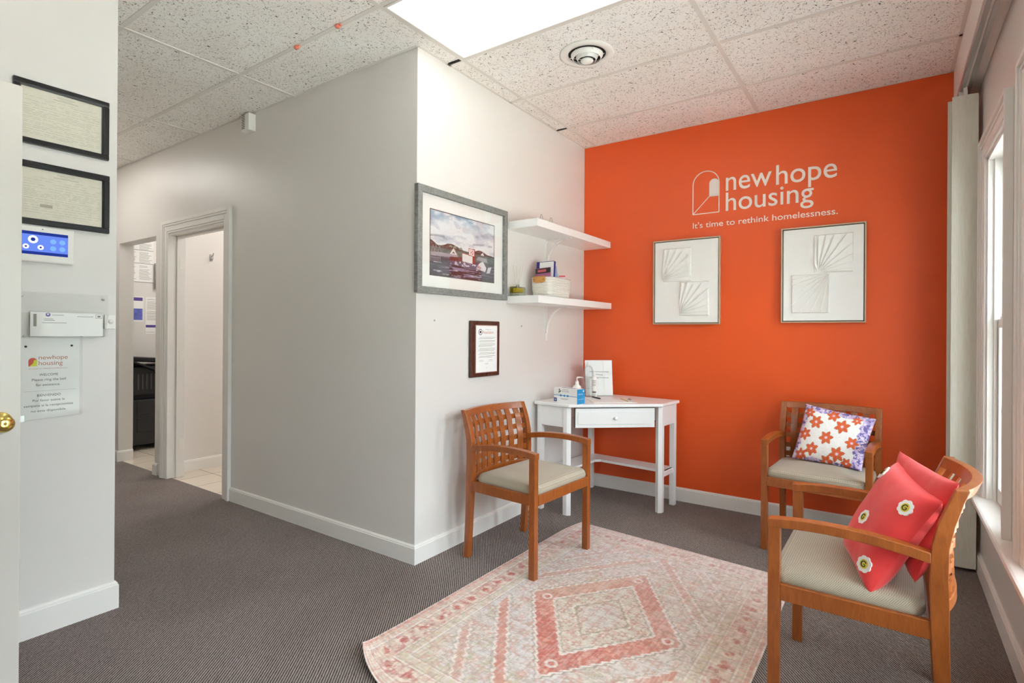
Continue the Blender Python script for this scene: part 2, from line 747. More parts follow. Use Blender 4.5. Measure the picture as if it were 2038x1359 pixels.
# back wall (orange)
struct(box('wall_back', M['orange'], 0.0, XR + 0.2, YB, YB + 0.12, 0, CEIL + 0.02))
# white wall with the shelves
struct(box('wall_shelf_side', M['wall'], -0.12, 0.0, 0.12, YB + 0.12, 0, CEIL + 0.02))
# hallway wall with two openings (faces the camera)
D1 = (-2.88, -1.97)
D2 = (-3.88, -3.11)
DZ = 2.052
mb = MB()
mb.box(D1[1], 0.0, 0, 0.12, 0, CEIL + 0.02)
mb.box(D1[0], D1[1], 0, 0.12, DZ, CEIL + 0.02)
mb.box(D2[1], D1[0], 0, 0.12, 0, CEIL + 0.02)
mb.box(D2[0], D2[1], 0, 0.12, DZ, CEIL + 0.02)
mb.box(-6.0, D2[0], 0, 0.12, 0, CEIL + 0.02)
struct(mb.build('wall_hallway', M['wall']))
# side rooms behind the openings
struct(box('wall_partition', M['wall'], -3.11, -2.985, 0.12, 2.2, 0, CEIL + 0.02))
struct(box('wall_copy_room', M['wall'], -5.12, -5.0, 0.12, 2.2, 0, CEIL + 0.02))
struct(box('wall_rooms_back', M['wall'], -5.12, -0.12, 2.2, 2.32, 0, CEIL + 0.02))
struct(box('wall_hallway_end', M['wall'], -6.1, -5.98, YC, 0.12, 0, CEIL + 0.02))
# wall with the certificates, its end forms the hallway corner
struct(MB().box(-6.0, XL, YF, YC, 0, CEIL + 0.02).build('wall_left', M['wall']))
# wall behind the camera with the entrance
E0, E1 = -0.205, 0.70
mb = MB().box(-0.76, E0, YF - 0.12, YF, 0, CEIL + 0.02).box(E1, XR + 0.12, YF - 0.12, YF, 0, CEIL + 0.02).box(E0, E1, YF - 0.12, YF, 2.06, CEIL + 0.02)
struct(mb.build('wall_front', M['wall']))
mb = MB().box(-1.1, -1.0, YF - 1.6, YF - 0.12, 0, CEIL).box(1.6, 1.7, YF - 1.6, YF - 0.12, 0, CEIL).box(-1.1, 1.7, YF - 1.7, YF - 1.6, 0, CEIL)
struct(mb.build('wall_vestibule', M['wall']))
# window wall with openings
mb = MB()
TH = 0.16
mb.box(XR, XR + TH, YF - 0.12, YB + 0.12, 0, WZ0 - 0.012).box(XR, XR + TH, YF - 0.12, YB + 0.12, WZ1, CEIL + 0.02)
ys = sorted([YF - 0.12] + [c for w in WINS for c in w] + [YB + 0.12])
for k in range(0, len(ys), 2):
    mb.box(XR, XR + TH, ys[k], ys[k + 1], WZ0 - 0.012, WZ1)
struct(mb.build('wall_right', M['wall']))
# soffit over the windows
struct(box('trim_1', M['trim'], 2.378, XR, YF, YB, 2.575, CEIL, bevel=0.003))

# ceiling: one tiled plane, a hole for nothing (fixtures sit flush under it)
cl = MB().box(-6.1, XR + 0.1, YF - 1.7, 2.32, CEIL, CEIL + 0.05, M['ceiling'])
T = 0.012
for j in range(-8, 5):
    y = GY + j * GS
    if not (YF - 1.6 < y < YB):
        continue
    x0 = 0.0 if y > 0 else -5.98
    cl.box(x0, 2.395, y - T, y + T, CEIL - 0.003, CEIL + 0.001, M['tee'])
for i in range(-11, 5):
    x = GX + i * GS
    if x > 2.39:
        continue
    wd = 0.012 if i in (0, 2, 4, -2, -4) else 0.0
    if i % 2 == 0:
        y1 = YB if x > 0 else 0.0
        cl.box(x - T, x + T, YF - 1.6, y1, CEIL - 0.004, CEIL + 0.001, M['tee'])
# perimeter angle trim
cl.box(0.0, XR, YB - 0.016, YB, CEIL - 0.003, CEIL, M['tee'])
cl.box(0.0, 0.016, 0, YB, CEIL - 0.003, CEIL, M['tee'])
cl.box(-5.98, 0.0, -0.014, 0, CEIL - 0.002, CEIL, M['tee'])
cl.box(2.362, 2.378, YF, YB, CEIL - 0.003, CEIL, M['tee'])
# two gaps where the narrow cut tiles have slipped
cl.box(0.012, 0.098, GY - 0.020, GY - 0.002, CEIL - 0.0045, CEIL, M['slot'])
cl.box(0.012, 0.098, GY + 2 * GS - 0.012, GY + 2 * GS + 0.004, CEIL - 0.0045, CEIL, M['slot'])
struct(cl.build('ceiling'))


def baseboard(name, p0, p1, nrm, h=0.1, t=0.014, m0=0, m1=0):
    """profile board from p0 to p1 along a wall whose room side is nrm; m0/m1: +1 mitre for an outside corner, -1 inside"""
    p0, p1, n = Vector((*p0, 0)), Vector((*p1, 0)), Vector((*nrm, 0))
    dr_ = (p1 - p0).normalized()
    prof = [(0, 0), (t, 0), (t, h * 0.86), (t * 0.75, h * 0.88), (t * 0.75, h * 0.93), (t * 0.35, h), (0, h)]
    ra = [tuple(p0 + n * a - dr_ * a * m0 + Vector((0, 0, b))) for a, b in prof]
    rb = [tuple(p1 + n * a + dr_ * a * m1 + Vector((0, 0, b))) for a, b in prof]
    return struct(MB().loft([ra, rb]).build(name, M['trim']))


BT = 0.014
baseboard('baseboard_back', (0, YB), (XR, YB), (0, -1), m0=-1, m1=-1)
baseboard('baseboard_shelf_side', (0, 0), (0, YB), (1, 0), m0=1, m1=-1)
baseboard('baseboard_hallway', (-1.865, 0), (0, 0), (0, -1), m1=1)
baseboard('baseboard_pier', (-3.11, 0), (-3.045, 0), (0, -1), m0=1)
baseboard('baseboard_pier_side', (-3.11, 0.12), (-3.11, 0), (-1, 0), m1=1)
baseboard('baseboard_hall_jamb', (D2[0], 0.12), (D2[0], 0), (1, 0), m1=1)
baseboard('baseboard_hall_far', (-5.98, 0), (D2[0], 0), (0, -1), m1=1)
baseboard('baseboard_right', (XR, YF), (XR, YB), (-1, 0), 0.105, m0=-1, m1=-1)
baseboard('baseboard_left', (XL, YF), (XL, YC), (1, 0), 0.12, m1=1)
baseboard('baseboard_left_end', (XL, YC), (-5.98, YC), (0, 1), 0.12, m0=1)
baseboard('baseboard_partition', (-2.985, 0.12), (-2.985, 2.2), (1, 0))
baseboard('baseboard_copy_room', (-5.0, 0.12), (-5.0, 2.2), (1, 0))
baseboard('baseboard_front', (E1, YF), (XR, YF), (0, 1), m1=-1)


def casing(name, x0, x1, z1, y, w=0.085, z0=0.0):
    """door casing on the wall facing -y"""
    mb = MB()
    bands = [(0.0, 0.016, 0.012), (0.016, 0.058, 0.016), (0.058, 0.074, 0.022), (0.074, w, 0.026)]
    for a, b, d in bands:
        mb.box(x0 - b, x0 - a, y - d, y, z0, z1 + b)
        mb.box(x1 + a, x1 + b, y - d, y, z0, z1 + b)
        mb.box(x0 - a, x1 + a, y - d, y, z1 + a, z1 + b)
    return mb


mb = casing('x', D1[0] + 0.02, D1[1], DZ - 0.005, 0.0, 0.105)
# jambs, stop and hinge strip inside the opening
mb.box(D1[0] - 0.001, D1[0] + 0.02, -0.004, 0.122, 0, DZ)
mb.box(D1[1] - 0.0, D1[1] + 0.02, -0.004, 0.122, 0, DZ)
mb.box(D1[0], D1[1], -0.004, 0.122, DZ - 0.02, DZ)
mb.box(D1[0] + 0.02, D1[0] + 0.032, 0.055, 0.122, 0, DZ - 0.02)
mb.box(D1[0] + 0.02, D1[1], 0.055, 0.095, DZ - 0.035, DZ - 0.02)
dj = struct(mb.build('door_1', M['trim'], bevel=0.002))
for z in (0.28, 1.02, 1.80):
    MB().box(D1[0] + 0.032, D1[0] + 0.034, 0.075, 0.118, z - 0.045, z + 0.045).build('hinge', M['white_plastic'], dj)

# ------------------------------------------------------------------ windows
sill = MB()
prof = [(XR + TH - 0.02, WZ0 - 0.03), (2.425, WZ0 - 0.03), (2.418, WZ0 - 0.022), (2.416, WZ0 - 0.012), (2.420, WZ0 - 0.003), (2.428, WZ0), (XR + TH - 0.02, WZ0)]
ra = [(a, YF + 0.3, b) for a, b in prof]
rb = [(a, 1.66, b) for a, b in prof]
sill.loft([ra, rb])
sill.box(XR - 0.018, XR, YF + 0.34, 1.62, WZ0 - 0.095, WZ0 - 0.03)
struct(sill.build('trim_2', M['trim']))

for k, (y0, y1) in enumerate(WINS):
    root = tag(bpy.data.objects.new('window_%d' % (k + 1), None), kind='structure')
    root.location = (XR, (y0 + y1) / 2, WZ0)
    COL.objects.link(root)
    off = Matrix.Translation((-XR, -(y0 + y1) / 2, -WZ0))
    c = MB()
    bands = [(0.0, 0.014, 0.014), (0.014, 0.055, 0.018), (0.055, 0.066, 0.024), (0.066, 0.078, 0.019), (0.078, 0.095, 0.030)]
    for a, b, d in bands:
        c.box(XR - d, XR, y0 - b, y0 - a, WZ0, WZ1 + b)
        c.box(XR - d, XR, y1 + a, y1 + b, WZ0, WZ1 + b)
        c.box(XR - d, XR, y0 - a, y1 + a, WZ1 + a, WZ1 + b)
    c.xf(off).build('window_casing', M['trim'], root, bevel=0.002)
    # jamb liner
    j = MB()
    j.box(XR - 0.002, XR + TH, y0, y0 + 0.018, WZ0, WZ1)
    j.box(XR - 0.002, XR + TH, y1 - 0.018, y1, WZ0, WZ1)
    j.box(XR - 0.002, XR + TH, y0, y1, WZ1 - 0.018, WZ1)
    for yy in (y0 + 0.018, y1 - 0.030):
        j.box(XR + 0.022, XR + 0.034, yy, yy + 0.012, WZ0, WZ1 - 0.018)
    j.xf(off).build('window_jamb', M['trim'], root)
    # two sashes, the lower one nearer to the room
    zm = WZ0 + 0.86
    for nm, xa, za, zb in (('lower_sash', XR + 0.036, WZ0, zm + 0.02), ('upper_sash', XR + 0.076, zm - 0.02, WZ1 - 0.018)):
        s = MB()
        ya, yb, sw = y0 + 0.018, y1 - 0.018, 0.045
        s.box(xa, xa + 0.034, ya, ya + sw, za, zb)
        s.box(xa, xa + 0.034, yb - sw, yb, za, zb)
        s.box(xa, xa + 0.034, ya + sw, yb - sw, za, za + (0.07 if nm == 'lower_sash' else 0.04))
        s.box(xa, xa + 0.034, ya + sw, yb - sw, zb - 0.042, zb)
        # muntins
        ym = (ya + yb) / 2
        s.box(xa + 0.012, xa + 0.024, ym - 0.009, ym + 0.009, za + 0.04, zb - 0.04)
        s.box(xa + 0.0125, xa + 0.0235, ya + sw, yb - sw, (za + zb) / 2 - 0.009, (za + zb) / 2 + 0.009)
        so = s.xf(off).build(nm, M['trim'], root, bevel=0.0015)
        MB().box(xa + 0.016, xa + 0.020, ya + sw - 0.002, yb - sw + 0.002, za + 0.03, zb - 0.03).xf(off).build('pane', M['glass'], so)
    ck = MB()
    for yy in (y0 + 0.12, y1 - 0.12):
        ck.box(XR + 0.036, XR + 0.066, yy - 0.022, yy + 0.022, zm + 0.02, zm + 0.03)
        ck.lathe([(0.012, 0), (0.012, 0.012), (0.006, 0.016)], (XR + 0.05, yy, zm + 0.03), 'z', 12)
    ck.xf(off).build('sash_lock', M['white_plastic'], root)

# outside
struct(box('ground', M['ground'], XR + TH, 40, -30, 30, -0.62, -0.6))
e = MB().box(16, 22, -14, 9, -0.6, 4.2).box(2.72, 16, 6.5, 9, -0.6, 7.0)
struct(e.build('wall_neighbour', plain('slate_siding', srgb(86, 100, 104), 0.8, var=0.1)))

# ------------------------------------------------------------------ ceiling lights and vent


def panel(name, label, x0, x1, y0, y1, mat, group=None, z=CEIL):
    r = thing(name, label, 'ceiling light', ((x0 + x1) / 2, (y0 + y1) / 2, z), group=group)
    hx, hy = (x1 - x0) / 2, (y1 - y0) / 2
    f = MB()
    w = 0.012
    f.box(-hx, hx, -hy, -hy + w, -0.008, -0.001).box(-hx, hx, hy - w, hy, -0.008, -0.001)
    f.box(-hx, -hx + w, -hy + w, hy - w, -0.008, -0.001).box(hx - w, hx, -hy + w, hy - w, -0.008, -0.001)
    f.build('frame', M['tee'], r)
    MB().box(-hx + w, hx - w, -hy + w, hy - w, -0.006, -0.002).build('diffuser', mat, r)
    return r


t_ = 0.013
panel('ceiling_light', 'white glowing rectangular light panel in the tiled ceiling beside the round vent', GX + t_, GX + 2 * GS - t_, GY - GS + t_, GY - t_, M['panel'])
panel('ceiling_light', 'unseen rectangular light panel added in the ceiling behind the camera', GX + t_, GX + 2 * GS - t_, GY - 4 * GS + t_, GY - 3 * GS - t_, M['panel'])  # unseen panel, added for more light from behind the camera
panel('ceiling_light', 'unseen rectangular light panel added over the hallway to brighten its wall', GX - 7 * GS + t_, GX - 5 * GS - t_, GY - 2 * GS + t_, GY - GS - t_, M['panel_hall_fill'])  # unseen panel, added to brighten the hallway wall by the doors
panel('ceiling_light', 'rectangular light panel inside the room with the copier', -4.4, -3.3, 0.9, 1.5, M['panel_room'])
panel('ceiling_light', 'rectangular light panel inside the tiled side room', -2.7, -1.5, 0.8, 1.4, M['panel_room'])

v = thing('ceiling_vent', 'round white ceiling vent with concentric rings beside the light panel', 'vent', (0.712, 0.577, CEIL))
MB().lathe([(0.148, 0), (0.146, -0.006), (0.125, -0.010), (0.104, -0.006), (0.102, 0.0)], (0, 0, 0), 'z', 48).build('flange', M['white_plastic'], v, smooth=True)
MB().lathe([(0.102, -0.0015), (0.0, -0.001)], (0, 0, 0), 'z', 32).build('throat', M['slot'], v)
for prof in ([(0.088, -0.006), (0.086, -0.012), (0.076, -0.027), (0.073, -0.028), (0.074, -0.025), (0.083, -0.010)], [(0.061, -0.014), (0.059, -0.019), (0.051, -0.035), (0.048, -0.036), (0.049, -0.033), (0.056, -0.018)]):
    n = 48
    rings = []
    for k in range(n + 1):
        a = 2 * math.pi * k / n
        rings.append([(r * math.cos(a), r * math.sin(a), z) for r, z in prof])
    MB().loft(rings, cap=False).build('ring', M['white_plastic'], v, smooth=False)
MB().lathe([(0.0, -0.050), (0.018, -0.049), (0.032, -0.043), (0.036, -0.037), (0.034, -0.034), (0.0, -0.030)], (0, 0, 0), 'z', 32).build('center_cone', M['white_plastic'], v, smooth=True)
sp = MB()
for k in range(6):
    a = math.pi * k / 3 + 0.3
    sp.tube([(0.03 * math.cos(a), 0.03 * math.sin(a), -0.026), (0.095 * math.cos(a), 0.095 * math.sin(a), -0.010)], 0.002, 6)
sp.build('spokes', M['white_plastic'], v)

for (x, y), lb in (((-0.527, -0.374), 'small red clip on the ceiling grid, the one further from the light panel'), ((-0.178, -0.378), 'small red clip on the ceiling grid nearer to the light panel')):
    c = MB().lathe([(0.002, 0.0), (0.012, -0.003), (0.015, -0.010), (0.010, -0.017), (0.002, -0.019)], (0, 0, 0), 'z', 12)
    c.lathe([(0.002, 0.0), (0.008, -0.002), (0.009, -0.008), (0.002, -0.012)], (0.016, 0.004, 0), 'z', 10)
    o = c.build('ceiling_clip', M['red_putty'], smooth=True)
    o.location = (x, y, CEIL - 0.004)
    tag(o, lb, 'clip', 'red clips on the ceiling grid')

# wall chime / sensor box high on the hallway wall
v = thing('door_chime', 'small white louvered box high on the grey hallway wall below the ceiling', 'chime', (-1.615, 0, 2.694))
MB().box(-0.05, 0.05, -0.052, 0, -0.062, 0.058).build('body', M['white_plastic'], v, bevel=0.004)
lv = MB()
for k in range(9):
    z = -0.044 + k * 0.0115
    lv.box(-0.0512, -0.0505, -0.046, -0.008, z, z + 0.005)
    lv.box(-0.040, 0.0, -0.0528, -0.0518, z, z + 0.005)
lv.build('louvers', M['gap_dark'], v)

# ------------------------------------------------------------------ entrance door (open, edge towards the hall)
d = thing('entrance_door', 'open cream white entrance door with a brass knob beside the framed certificates', 'door', (-0.2615, -1.551, 0))
MB().box(-0.0195, 0.0195, -0.885, 0, 0.012, 2.032).build('door_leaf', M['door'], d, bevel=0.002)
ins = MB()
for z0, z1 in ((0.22, 0.80), (1.06, 1.60), (1.66, 1.90)):
    for y0, y1 in ((-0.78, -0.49), (-0.40, -0.13)):
        w = 0.012
        ins.box(0.0195, 0.0225, y0, y1, z0, z0 + w).box(0.0195, 0.0225, y0, y1, z1 - w, z1)
        ins.box(0.0195, 0.0225, y0, y0 + w, z0 + w, z1 - w).box(0.0195, 0.0225, y1 - w, y1, z0 + w, z1 - w)
# (flat slab towards the latch side in the photo: panels start past the knob)
kn = MB()
kn.lathe([(0.0, 0.0), (0.033, 0.0), (0.033, 0.004), (0.029, 0.008), (0.014, 0.010), (0.011, 0.020), (0.012, 0.030), (0.021, 0.037), (0.0265, 0.047), (0.026, 0.056), (0.020, 0.063), (0.010, 0.066), (0.0, 0.0665)], (0.0195, -0.052, 0.945), 'x', 32)
ko = kn.build('door_knob', M['brass'], d, smooth=True)
ko['label'] = 'polished brass knob'
lt = MB().box(-0.012, 0.012, 0.0, 0.0015, 0.915, 0.978).box(-0.006, 0.007, 0.0015, 0.012, 0.938, 0.958)
lt.build('latch', M['steel'], d)

# ------------------------------------------------------------------ certificates on the left wall


def certificate(label, y0, y1, z0, z1, seed):
    x = XL
    t = thing('framed_certificate', label, 'framed certificate', (x, (y0 + y1) / 2, z0), group='black framed certificates on the white wall')
    hy, h = (y1 - y0) / 2, z1 - z0
    w = 0.022
    f = MB()
    for (a, b, c_, e_) in ((-hy, hy, 0, w), (-hy, hy, h - w, h), (-hy, -hy + w, w, h - w), (hy - w, hy, w, h - w)):
        f.box(0, 0.018, a, b, c_, e_)
    ii = w - 0.006
    for (a, b, c_, e_) in ((-hy + ii, hy - ii, ii, w + 0.003), (-hy + ii, hy - ii, h - w - 0.003, h - ii), (-hy + ii, -hy + w + 0.003, w, h - w), (hy - w - 0.003, hy - ii, w, h - w)):
        f.box(0.0, 0.012, a, b, c_, e_)
    f.build('frame', M['black'], t, bevel=0.003)
    p = MB()
    p.box(0, 0.004, -hy + w, hy - w, w, h - w, M['cream'])
    rnd = random.Random(seed)
    Lw = 2 * (hy - w)
    R = ON_LEFT
    o = lambda yy, zz: (0.0041, yy, zz)
    z = h - w - 0.016
    for frac, th in ((0.22, 0.0016), (0.16, 0.0012), (0.30, 0.0020)):
        p.box(0.004, 0.0043, -Lw * frac / 2 + 0.01, Lw * frac / 2 + 0.01, z, z + th, M['faint2'])
        z -= 0.006
    z -= 0.004
    while z > w + 0.022:
        y = -hy + w + 0.012
        while y < hy - w - 0.02:
            L = rnd.uniform(0.008, 0.030)
            if rnd.random() < 0.85:
                p.box(0.004, 0.0042, y, min(y + L, hy - w - 0.010), z, z + 0.0010, M['faint2'])
            y += L + rnd.uniform(0.002, 0.010)
        z -= rnd.choice((0.0065, 0.0065, 0.010))
    # signature strokes
    for yy in (-0.02 + rnd.uniform(-.02, .02), 0.055):
        pts = [(0.0044, yy + k * 0.004, w + 0.020 + 0.003 * math.sin(k * 2.1 + seed)) for k in range(8)]
        p.tube(pts, 0.0004, 4, M['faint2'])
    p.box(0.004, 0.0042, -0.075, -0.035, 0.075, 0.088, M['faint2']) if seed == 2 else None
    p.build('document', None, t)
    MB().box(0.0055, 0.0065, -hy + w - 0.002, hy - w + 0.002, w - 0.002, h - w + 0.002).build('glass', M['picture_glass'], t)
    return t


certificate('black framed cream certificate, the upper of the two on the white wall', -1.463, -1.143, 1.984, 2.238, 1)
certificate('black framed cream certificate, the lower one just above the alarm touch screen', -1.461, -1.140, 1.663, 1.916, 2)

# alarm panel
a = thing('alarm_panel', 'white alarm touch screen with lit blue display below the certificates', 'alarm panel', (XL, -1.371, 1.512))
MB().box(0, 0.02, -0.105, 0.105, 0, 0.146).build('housing', M['white_plastic'], a, bevel=0.006)
sc = MB()
sc.box(0.020, 0.0206, -0.083, 0.083, 0.030, 0.122, M['screen'])
sc.box(0.0206, 0.0209, -0.083, 0.083, 0.110, 0.122, M['screen_dark'])
sc.box(0.0206, 0.0209, -0.083, 0.083, 0.030, 0.042, M['screen_dark'])
for yy, zz, r, mm in ((-0.030, 0.090, 0.016, M['screen_white']), (-0.052, 0.060, 0.010, M['screen_white']), (-0.006, 0.060, 0.010, M['screen_white']), (0.034, 0.088, 0.010, M['screen_pale']), (0.064, 0.088, 0.010, M['screen_pale']), (0.034, 0.060, 0.010, M['screen_pale']), (0.064, 0.060, 0.010, M['screen_pale'])):
    sc.lathe([(r, 0.0206), (r, 0.0212)], (0, yy, zz), 'x', 20, mm)
sc.lathe([(0.008, 0.0212), (0.008, 0.0216)], (0, -0.030, 0.090), 'x', 6, M['screen_dark'])
sc.lathe([(0.004, 0.0212), (0.004, 0.0216)], (0, -0.006, 0.060), 'x', 6, M['screen_dark'])
sc.lathe([(0.004, 0.0212), (0.004, 0.0216)], (0, -0.052, 0.060), 'x', 6, M['screen_dark'])
sc.build('screen', None, a)
MB().lathe([(0.002, 0.0195), (0.002, 0.0206)], (0, 0.000, 0.134), 'x', 10).build('sensor_dot', M['slot'], a)

# brochure holder (clear) with envelope
b = thing('wall_letter_holder', 'clear acrylic letter holder screwed to the white wall below the alarm screen', 'letter holder', (XL, -1.30, 1.21))
h = MB()
h.box(0.0, 0.003, -0.15, 0.160, 0.0, 0.182)
h.box(0.003, 0.036, -0.150, 0.137, 0.0, 0.003)
h.prism([(-0.150, 0), (0.137, 0), (0.148, 0.097), (-0.150, 0.097)], lambda p, q, z: (z + q * 0.08, p, q), 0.036, 0.039)
for yy in (-0.150, 0.137):
    h.prism([(0, 0), (0.036, 0), (0.044, 0.097), (0, 0.097)], lambda p, q, z, yy=yy: (p, yy + z + (q * 0.11 if yy > 0 else 0), q), 0, 0.003)
h.build('clear_pocket', M['clear'], b)
for yy, zz in ((0.142, 0.165), (-0.13, 0.165), (0.066, 0.004), (-0.122, 0.004)):
    MB().lathe([(0.0048, 0.003), (0.0048, 0.006), (0.002, 0.0075)], (0, yy, zz), 'x', 12).build('screw', M['steel'], b)
en = thing('envelope', 'white business envelope with a blue emblem standing in the clear letter holder', 'envelope', (XL + 0.018, -1.29, 1.2135))
ev = MB().box(0, 0.002, -0.118, 0.127, 0.0, 0.098, M['paper'])
ev.box(0.002, 0.0023, -0.108, -0.098, 0.040, 0.090, M['faint'])
ev.lathe([(0.008, 0.002), (0.008, 0.0024)], (0, -0.062, 0.088), 'x', 16, M['violet'])
ev.lathe([(0.0035, 0.0024), (0.0035, 0.0027)], (0, -0.062, 0.090), 'x', 12, M['paper'])
for z, y0, y1 in ((0.086, -0.048, -0.010), (0.070, -0.075, -0.045), (0.064, -0.075, -0.040), (0.054, -0.080, 0.0), (0.082, 0.035, 0.092)):
    ev.box(0.002, 0.0022, y0, y1, z, z + 0.0018, M['grey_ink'])
for (a_, b_, c_, d_) in ((0.100, 0.124, 0.076, 0.0775), (0.100, 0.124, 0.092, 0.0935), (0.100, 0.1015, 0.076, 0.0935), (0.1225, 0.124, 0.076, 0.0935), (0.106, 0.118, 0.081, 0.088)):
    ev.box(0.002, 0.0022, a_, b_, c_, d_, M['grey_ink'])
ev.build('paper_sleeve', None, en)

# bell button
bb = thing('bell_button', 'small square white bell button on the white wall corner beside the letter holder', 'bell button', (XL, -1.133, 1.245))
MB().box(0, 0.014, -0.022, 0.020, 0.0, 0.062).build('base', M['white_plastic'], bb, bevel=0.002)
MB().lathe([(0.009, 0.014), (0.009, 0.019), (0.005, 0.0215), (0.001, 0.022)], (0, 0.0, 0.032), 'x', 20).build('push_button', M['white_plastic'], bb, smooth=True)

# bilingual notice in a plastic sheet
s = thing('welcome_notice', 'laminated bilingual welcome notice with a colored arch logo pinned to the white wall', 'notice', (XL, -1.34, 0.875))
pp = MB()
pp.prism([(-0.098, 0.0), (0.100, 0.008), (0.100, 0.330), (-0.098, 0.330)], lambda p, q, z: (z, p, q), 0.001, 0.002, M['paper'])
Y0, Z0, X0 = 1.34, 0.875, 0.002


def sg(body, ya, yb, zb, asc, mat, bold=0.0, ref='h'):
    letters(pp, body, (X0, ya + Y0, zb - Z0), yb - ya, asc, ON_LEFT, mat, bold, 0.0003, ref)


sg('newhope', -1.376, -1.281, 1.119, 0.0165, M['print_brown'], 0.004)
sg('housing', -1.376, -1.298, 1.0955, 0.0175, M['print_brown'], 0.004)
sg("it's time to rethink homelessness.", -1.407, -1.281, 1.080, 0.0045, M['print_brown'])
sg('WELCOME', -1.374, -1.313, 1.052, 0.0095, M['ink'], 0.0, 'H')
sg('Please ring the bell', -1.397, -1.287, 1.032, 0.0095, M['ink'])
sg('for assistance.', -1.384, -1.306, 1.011, 0.0095, M['ink'])
sg('BIENVENIDO', -1.380, -1.304, 0.968, 0.0095, M['ink'], 0.0, 'H')
sg('Por favor suene la', -1.394, -1.291, 0.948, 0.0095, M['ink'])
sg('campana si la recepcionista', -1.421, -1.262, 0.9275, 0.0095, M['ink'])
sg('no esta disponible.', -1.399, -1.285, 0.906, 0.0095, M['ink'])
pp.box(X0, X0 + 0.0002, -1.424 + Y0, -1.251 + Y0, 0.9905 - Z0, 0.9912 - Z0, M['faint'])
# arch logo
ya, yb, za, zb = -1.408 + Y0, -1.381 + Y0, 1.092 - Z0, 1.126 - Z0
r = (yb - ya) / 2
ym = (ya + yb) / 2
arch = [(ya, za), (yb, za)] + [(ym + r * math.cos(t), zb - r + r * math.sin(t)) for t in np.linspace(0, math.pi, 14)]
ph = lambda p, q, z: (z, p, q)
pp.prism(arch, ph, X0, X0 + 0.0002, M['tag_red'])
pp.prism([(ya + 0.003, za), (yb, za), (yb, zb - 0.012), (yb - 0.005, zb - 0.007), (yb - 0.011, zb - 0.012), (yb - 0.011, za + 0.014)], ph, X0 + 0.0002, X0 + 0.0004, M['print_yellow'])
pp.build('printed_page', None, s)
MB().prism([(-0.101, -0.003), (0.110, 0.005), (0.110, 0.333), (-0.101, 0.333)], ph, 0.0032, 0.0036).build('plastic_sleeve', M['clear'], s)
for yy, zz in ((-1.417, 1.172), (-1.268, 1.174)):
    MB().lathe([(0.0045, 0.0036), (0.004, 0.006), (0.001, 0.007)], (0, yy + Y0, zz - Z0), 'x', 12).build('pin', M['dark'], s)

# ------------------------------------------------------------------ orange wall lettering
L = thing('wall_logo', 'cream vinyl arch logo and lettering reading new hope housing on the orange wall', 'wall lettering', (0.888, YB, 2.006))
ox, oz = 0.888, 2.006
al = MB()


def bp(p, q, z):
    return (p - ox, -z, q - oz)


def stroke(pts, w, z=0.0014, mat=None):
    for (x0, z0), (x1, z1) in zip(pts[:-1], pts[1:]):
        dx, dz = x1 - x0, z1 - z0
        l_ = math.hypot(dx, dz) or 1
        nx, nz = -dz / l_ * w / 2, dx / l_ * w / 2
        ex, ez = dx / l_ * w * 0.15, dz / l_ * w * 0.15
        al.prism([(x0 - nx - ex, z0 - nz - ez), (x1 - nx + ex, z1 - nz + ez), (x1 + nx + ex, z1 + nz + ez), (x0 + nx - ex, z0 + nz - ez)], bp, 0.0, z)


xa, xb, zb_, zs, zt = 0.890, 1.074, 2.113, 2.325, 2.418
arc = [((xa + xb) / 2 + (xb - xa) / 2 * math.cos(t), zs + (zt - zs) * math.sin(t)) for t in np.linspace(math.pi, 0, 24)]
stroke([(xa, zb_)] + arc + [(xb, zb_), (xa, zb_)], 0.0065)
stroke([(xa, zb_), (1.006, 2.232), (xb, 2.231)], 0.005)
dr = [(1.006, 2.232), (1.0735, 2.232)] + [(1.03975 + 0.03375 * math.cos(t), 2.322 + 0.034 * math.sin(t)) for t in np.linspace(0, math.pi, 14)]
al.prism(dr, bp, 0.0, 0.0014)
al.build('arch_emblem', M['lettering'], L)
for nm, body, x0, x1, z, asc, bold, ref in (('name_line', 'new', 1.120, 1.418, 2.256, 0.0905, 0.004, 'x'), ('name_line', 'hope', 1.445, 1.800, 2.250, 0.131, 0.004, 'h'), ('name_line', 'housing', 1.120, 1.669, 2.113, 0.128, 0.004, 'h'), ('tagline', "It's time to rethink homelessness.", 0.890, 1.806, 2.011, 0.040, 0.004, 'h')):
    mb = MB()
    letters(mb, body, (x0 - ox, 0, z - oz), x1 - x0, asc, ON_BACK, M['lettering'], bold, 0.0014, ref)
    mb.build(nm, None, L)

# ------------------------------------------------------------------ relief artworks


